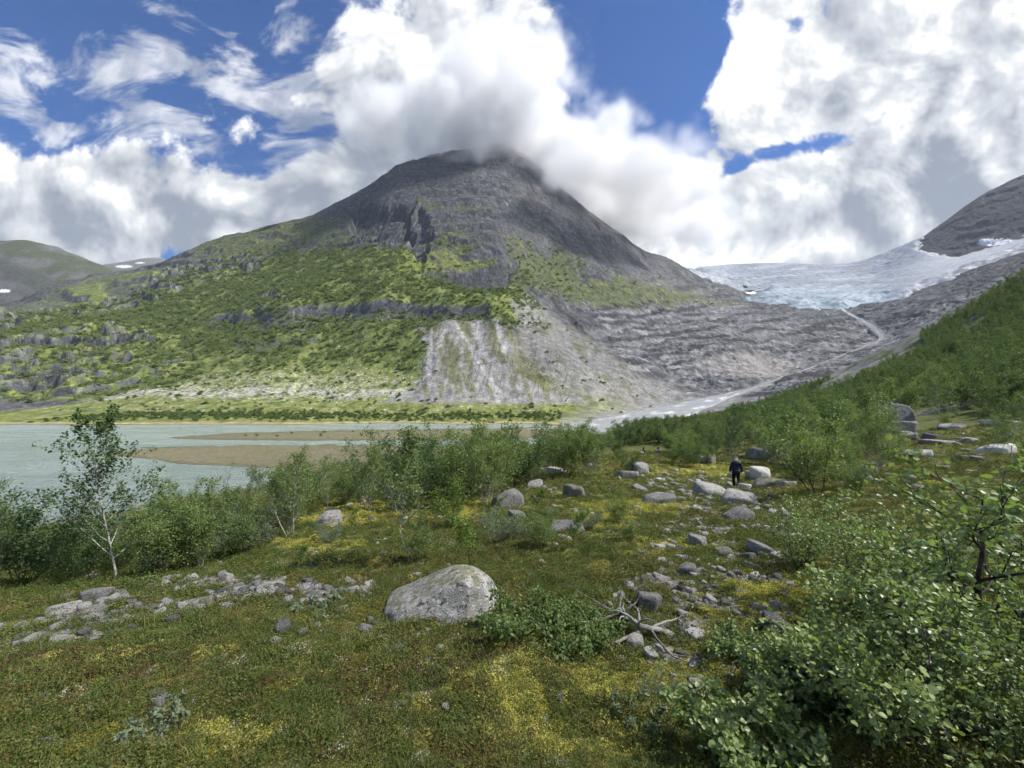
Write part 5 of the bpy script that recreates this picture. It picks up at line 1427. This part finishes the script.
# ------------------------------------------------------------------ the cloud sitting on the summit: a real volume
def cloud_volume(name, blobs, label, dens, nscale, res, thr=(.0, .35), namp=1.5, seed=0.0, pad=1.25):
    c = np.array([b[:3] for b in blobs]); r = np.array([b[3:6] for b in blobs])
    lo = (c - r * pad).min(0); hi = (c + r * pad).max(0)
    ng = bpy.data.node_groups.new(name, 'GeometryNodeTree')
    ng.interface.new_socket("Geometry", in_out='INPUT', socket_type='NodeSocketGeometry'); ng.interface.new_socket("Geometry", in_out='OUTPUT', socket_type='NodeSocketGeometry')
    N, L = ng.nodes, ng.links
    def mth(op, a, b=None, c_=None):
        n = N.new("ShaderNodeMath"); n.operation = op
        for i, v in enumerate((a, b, c_)):
            if v is None: continue
            if hasattr(v, 'is_output'): L.new(v, n.inputs[i])
            else: n.inputs[i].default_value = v
        return n.outputs[0]
    pos = N.new("GeometryNodeInputPosition").outputs[0]
    acc = None
    for b in blobs:
        s = N.new("ShaderNodeVectorMath"); s.operation = 'SUBTRACT'; L.new(pos, s.inputs[0]); s.inputs[1].default_value = b[:3]
        d = N.new("ShaderNodeVectorMath"); d.operation = 'DIVIDE'; L.new(s.outputs[0], d.inputs[0]); d.inputs[1].default_value = b[3:6]
        l = N.new("ShaderNodeVectorMath"); l.operation = 'LENGTH'; L.new(d.outputs[0], l.inputs[0])
        v = mth('SUBTRACT', 1.0, l.outputs['Value'])
        acc = v if acc is None else mth('SMOOTH_MAX', acc, v, .25)
    nz = N.new("ShaderNodeTexNoise"); L.new(pos, nz.inputs['Vector']); nz.inputs['Scale'].default_value = nscale; nz.inputs['Detail'].default_value = 5; nz.inputs['Roughness'].default_value = .58
    f = mth('MULTIPLY_ADD', mth('SUBTRACT', nz.outputs[0], .5), namp, acc)
    mr = N.new("ShaderNodeMapRange"); mr.interpolation_type = 'SMOOTHSTEP'; L.new(f, mr.inputs[0]); mr.inputs[1].default_value = thr[0]; mr.inputs[2].default_value = thr[1]; mr.inputs[4].default_value = 1.0
    vc = N.new("GeometryNodeVolumeCube"); L.new(mr.outputs[0], vc.inputs['Density'])
    vc.inputs['Min'].default_value = tuple(lo); vc.inputs['Max'].default_value = tuple(hi)
    for i, ax in enumerate('XYZ'): vc.inputs['Resolution ' + ax].default_value = max(8, int((hi - lo)[i] / res))
    m, t = material(name)
    pvn = t.new("ShaderNodeVolumePrincipled"); pvn.inputs['Density'].default_value = dens; pvn.inputs['Color'].default_value = (1, 1, 1, 1); pvn.inputs['Anisotropy'].default_value = .15
    t.out(None, S(t, pvn.outputs[0]))
    sm = N.new("GeometryNodeSetMaterial"); L.new(vc.outputs[0], sm.inputs[0]); sm.inputs['Material'].default_value = m
    L.new(sm.outputs[0], N.new("NodeGroupOutput").inputs[0])
    me = bpy.data.meshes.new(name); me.from_pydata([tuple(lo), tuple(hi)], [], []); me.materials.append(m)
    o = link(name, me, None, label, "cloud", None, "stuff")
    md = o.modifiers.new("volume", 'NODES'); md.node_group = ng
    return o
def cb(px, py, Y, rx, ry, rz): return ((px - CX) / F * Y, Y, (HY - py) / F * Y, rx, ry, rz)
cloud_volume("cloud", [cb(490, 122, 1420, 320, 260, 200), cb(395, 122, 1600, 230, 180, 130), cb(572, 160, 1460, 240, 220, 170), cb(630, 208, 1580, 230, 200, 150), cb(690, 228, 1740, 200, 160, 100), cb(648, 182, 1230, 200, 220, 85), cb(585, 168, 1180, 130, 170, 70), cb(510, 70, 1560, 260, 200, 160)],
             "grey white cloud wrapped round the summit of the mountain", .014, .0075, 9.0, (.0, .5), 2.4)
HAZE = .000035
# ------------------------------------------------------------------ camera, sky, sun
cam = bpy.data.cameras.new("camera"); co = bpy.data.objects.new("camera", cam); COL.objects.link(co)
cam.sensor_fit = 'HORIZONTAL'; cam.sensor_width = 36; cam.lens = 36 * F / 1024
co.rotation_euler = (math.pi / 2, 0, 0); co.location = (0, 0, 0)
cam.shift_y = (HY - 384) / 1024
cam.clip_start = .05; cam.clip_end = 20000
scn.camera = co

SUN_AZ, SUN_EL = math.radians(94), math.radians(50)         # clockwise from the view direction (+Y)
sd_ = Vector((math.sin(SUN_AZ) * math.cos(SUN_EL), math.cos(SUN_AZ) * math.cos(SUN_EL), math.sin(SUN_EL)))
sun = bpy.data.lights.new("sun", 'SUN'); sun.energy = 3.3; sun.angle = math.radians(.53); sun.color = (1, .95, .87)
so = bpy.data.objects.new("sun", sun); COL.objects.link(so)
so.rotation_euler = sd_.to_track_quat('Z', 'Y').to_euler(); so.location = (0, 0, 60)

def lump(name, lumps, dens, label):
    d, Q = ico(4) if 'ico' in globals() else (None, None)
    Vs, Qs, k = [], [], 0
    m, t = material(name)
    pvn = t.new("ShaderNodeVolumePrincipled"); pvn.inputs['Density'].default_value = dens; pvn.inputs['Color'].default_value = (1, 1, 1, 1)
    t.out(None, S(t, pvn.outputs[0]))
    c0 = np.array(lumps[0][:3]); c = np.array([l[:3] for l in lumps]) - c0; r = np.array([l[3] for l in lumps])
    # one closed skin round all the lumps, seen from the middle
    rad = np.full(len(d), r[0])
    for ci, ri in zip(c[1:], r[1:]):
        b = d @ ci; q = b * b - (ci @ ci) + ri * ri
        rad = np.maximum(rad, np.where(q > 0, b + np.sqrt(np.maximum(q, 0)), 0))
    V = d * rad[:, None] * np.array([1, 1, .45]) * (1 + .22 * n3(d, 2.2, 71) + .1 * n3(d, 6, 75))[:, None]
    link(name, mesh_from(name, V, Q, m, True), None, label, "cloud", None, "stuff", tuple(c0))
H_ = 620 / sd_.z
def over(x, y, r): return (x + sd_.x * H_, y + sd_.y * H_, sd_.z * H_, r)
if 'ico' in globals():
    lump("cloud", [over(70, 60, 150), over(-20, 25, 60), over(190, 170, 110), over(120, 10, 110), over(40, 110, 80)],     .0011, "low grey cloud drifting over the near hillside, shading it")

world = bpy.data.worlds.new("World"); scn.world = world; world.use_nodes = True
t = NT(world.node_tree)
sky = t.new("ShaderNodeTexSky", sky_type='NISHITA', sun_disc=False, sun_elevation=SUN_EL, sun_rotation=SUN_AZ)
sky.altitude = 600; sky.air_density = 1.0; sky.dust_density = .35; sky.ozone_density = 2.6
d = t.coord('Generated')
sep = t.new("ShaderNodeSeparateXYZ"); t.put(sep.inputs[0], d)
dx, dy, dz = (S(t, o) for o in sep.outputs)
yy = t.m('MAXIMUM', t.m('ABSOLUTE', dy), .3)
u = dx / yy; v = dz / yy
pv = t.comb(u, v, 0.0)
def tot(lst, base=0.0):
    acc = base
    for q in lst:
        px, py, rx, ry, amp = q[:5]; rot = q[5] if len(q) > 5 else 0
        mp = t.new("ShaderNodeMapping", vector_type='TEXTURE'); t.put(mp.inputs[0], pv)
        mp.inputs['Location'].default_value = ((px - CX) / F, (HY - py) / F, 0)
        mp.inputs['Rotation'].default_value = (0, 0, math.radians(rot))
        mp.inputs['Scale'].default_value = (rx / F * 2.3, ry / F * 2.3, 1)
        gr = t.new("ShaderNodeTexGradient", gradient_type='QUADRATIC_SPHERE'); t.l.new(mp.outputs[0], gr.inputs[0])
        acc = t.m('MULTIPLY_ADD', S(t, gr.outputs[1]), amp * 1.15, acc)
    return acc
def n2d(vec, scale, detail, rough, dist=0.0):
    nd = t.new("ShaderNodeTexNoise", noise_dimensions='2D'); t.put(nd.inputs['Vector'], vec)
    nd.inputs['Scale'].default_value = scale; nd.inputs['Detail'].default_value = detail
    nd.inputs['Roughness'].default_value = rough; nd.inputs['Distortion'].default_value = dist
    return nd
wn = n2d(pv, 2.2, 1, .5)
wv2 = t.new("ShaderNodeVectorMath", operation='MULTIPLY_ADD'); t.l.new(wn.outputs[1], wv2.inputs[0]); wv2.inputs[1].default_value = (.16, .16, .0); t.put(wv2.inputs[2], pv)
pw = S(t, wv2.outputs[0])
SX, SY = .05, .045
f1 = S(t, n2d(pw, 3.6, 7, .58).outputs[0])
f2 = S(t, n2d(t.mapv(pw, loc=(SX, SY, 0)), 3.6, 4, .58).outputs[0])
cir = S(t, n2d(t.mapv(pw, (3.2, 7.0, 1), (0, 0, math.radians(33))), 1.25, 6, .6, .3).outputs[0])
# where the cloud lies
cov = tot([(440, 60, 120, 105, 1.15), (540, 40, 45, 50, .5), (560, 150, 90, 60, .9), (640, 190, 110, 55, .9), (380, 170, 110, 70, .8),
           (800, 60, 100, 80, .8), (930, 80, 150, 130, .85), (760, 215, 150, 45, 1.0), (950, 210, 170, 70, 1.15), (735, 80, 40, 60, .3), (1150, 60, 250, 200, 1.0),
           (60, 215, 230, 55, 1.15), (250, 225, 140, 40, .9), (-150, 190, 250, 90, 1.0), (300, 130, 60, 60, .25),
           (620, 265, 260, 22, .6),
           (645, 70, 55, 95, -1.15), (690, 30, 45, 60, -.7), (655, 130, 30, 26, -.35), (778, 150, 34, 9, -.75, 12), (733, 170, 26, 6, -.6, 25), (882, 118, 14, 22, -.5, -40), (150, 100, 130, 40, -.35), (200, 150, 60, 14, -.5, -12), (250, 10, 90, 45, -.45), (60, 70, 60, 60, -.2), (640, -120, 80, 130, -.8), (60, -20, 200, 60, -.5), (30, 60, 70, 50, -.4), (720, 205, 22, 14, -.4), (690, 262, 14, 6, -.7), (830, 140, 40, 10, -.3, 20), (880, 110, 18, 30, -.35, -35), (930, 55, 30, 14, -.4, 25), (1000, 110, 26, 16, -.35, 20), (800, 25, 26, 14, -.35, 30), (720, 60, 22, 40, -.3), (860, 175, 40, 8, -.3, 15), (30, 150, 60, 14, -.3, 10), (180, 185, 50, 10, -.25, -10)])
low = t.ramp(v, .42, .02)
dens = cov + (f1 - .5) * 3.3
cum = t.ramp(dens, .30, .74)
veil = t.ramp(cir + tot([(110, 70, 150, 50, .10), (220, 130, 140, 60, .1), (640, 60, 70, 110, -.3), (330, 90, 70, 70, .1)]), .53, .74) * .62
alpha = t.m('MAXIMUM', cum, veil)
lit = (f1 - f2) * 1.1
shade = tot([(400, 150, 100, 50, .30), (330, 190, 120, 45, .25), (560, 185, 80, 45, .22), (940, 200, 110, 55, .42), (860, 240, 160, 25, .25), (640, 225, 90, 30, .12), (190, 215, 190, 35, .2), (960, 110, 60, 60, .25), (60, 250, 160, 30, .12), (840, 80, 40, 50, .15),
             (420, 50, 90, 60, -.10), (750, 50, 70, 70, -.25), (860, 140, 70, 40, -.25), (960, 30, 90, 50, -.15), (560, 140, 60, 30, -.2), (730, 240, 130, 25, -.25), (620, 165, 40, 30, -.12)])
val = .60 + lit * 2.2 - shade * 1.1 + (f1 - .5) * .3 + t.ramp(dens, 1.15, .5) * .16
cc = t.mix(t.ramp(val, .05, .68), (.14, .16, .195), (.32, .335, .355))
cs = t.mix(t.ramp(val, .55, 1.1), cc, (.60, .60, .59))
SKY = .060
skyc = t.mix(1.0, S(t, sky.outputs[0]), (SKY * .34, SKY * .62, SKY * 1.0), 'MULTIPLY')
fin = t.mix(alpha, skyc, cs)
bg = t.new("ShaderNodeBackground"); t.put(bg.inputs[0], fin); bg.inputs[1].default_value = 1.0
ow = t.new("ShaderNodeOutputWorld"); t.l.new(bg.outputs[0], ow.inputs[0])
world.cycles.sampling_method = 'MANUAL'; world.cycles.sample_map_resolution = 512

vs = scn.view_settings
scn.display_settings.display_device = 'sRGB'
vs.view_transform = 'Standard'; vs.look = 'None'; vs.gamma = 1; vs.use_curve_mapping = False; vs.exposure = 1.2
cy = scn.cycles
cy.max_bounces = 6; cy.diffuse_bounces = 3; cy.glossy_bounces = 2; cy.transmission_bounces = 3; cy.volume_bounces = 4; cy.transparent_max_bounces = 8
cy.volume_step_rate = 2.0
cy.caustics_reflective = False; cy.caustics_refractive = False
cy.use_adaptive_sampling = True; cy.adaptive_threshold = .025; cy.adaptive_min_samples = 8
cy.use_denoising = True
try:
    cy.denoiser = 'OPENIMAGEDENOISE'; cy.denoising_prefilter = 'ACCURATE'; cy.denoising_input_passes = 'RGB_ALBEDO_NORMAL'
except Exception: pass
cy.sample_clamp_indirect = 6


if HAZE:
    m, t = material("haze")
    pvn = t.new("ShaderNodeVolumePrincipled"); pvn.inputs['Density'].default_value = HAZE; pvn.inputs['Color'].default_value = (.80, .88, 1, 1); pvn.inputs['Anisotropy'].default_value = .1
    t.out(None, S(t, pvn.outputs[0]))
    x0, x1, y0, y1, z0, z1 = -5300, 4600, -600, 4300, -90, 1420
    me = bpy.data.meshes.new("haze")
    me.from_pydata([(x, y, z) for x in (x0, x1) for y in (y0, y1) for z in (z0, z1)], [], [(0, 1, 3, 2), (4, 6, 7, 5), (0, 4, 5, 1), (2, 3, 7, 6), (0, 2, 6, 4), (1, 5, 7, 3)]); me.materials.append(m)
    link("haze", me, None, "thin blue air haze over the whole valley", "haze", None, "stuff")
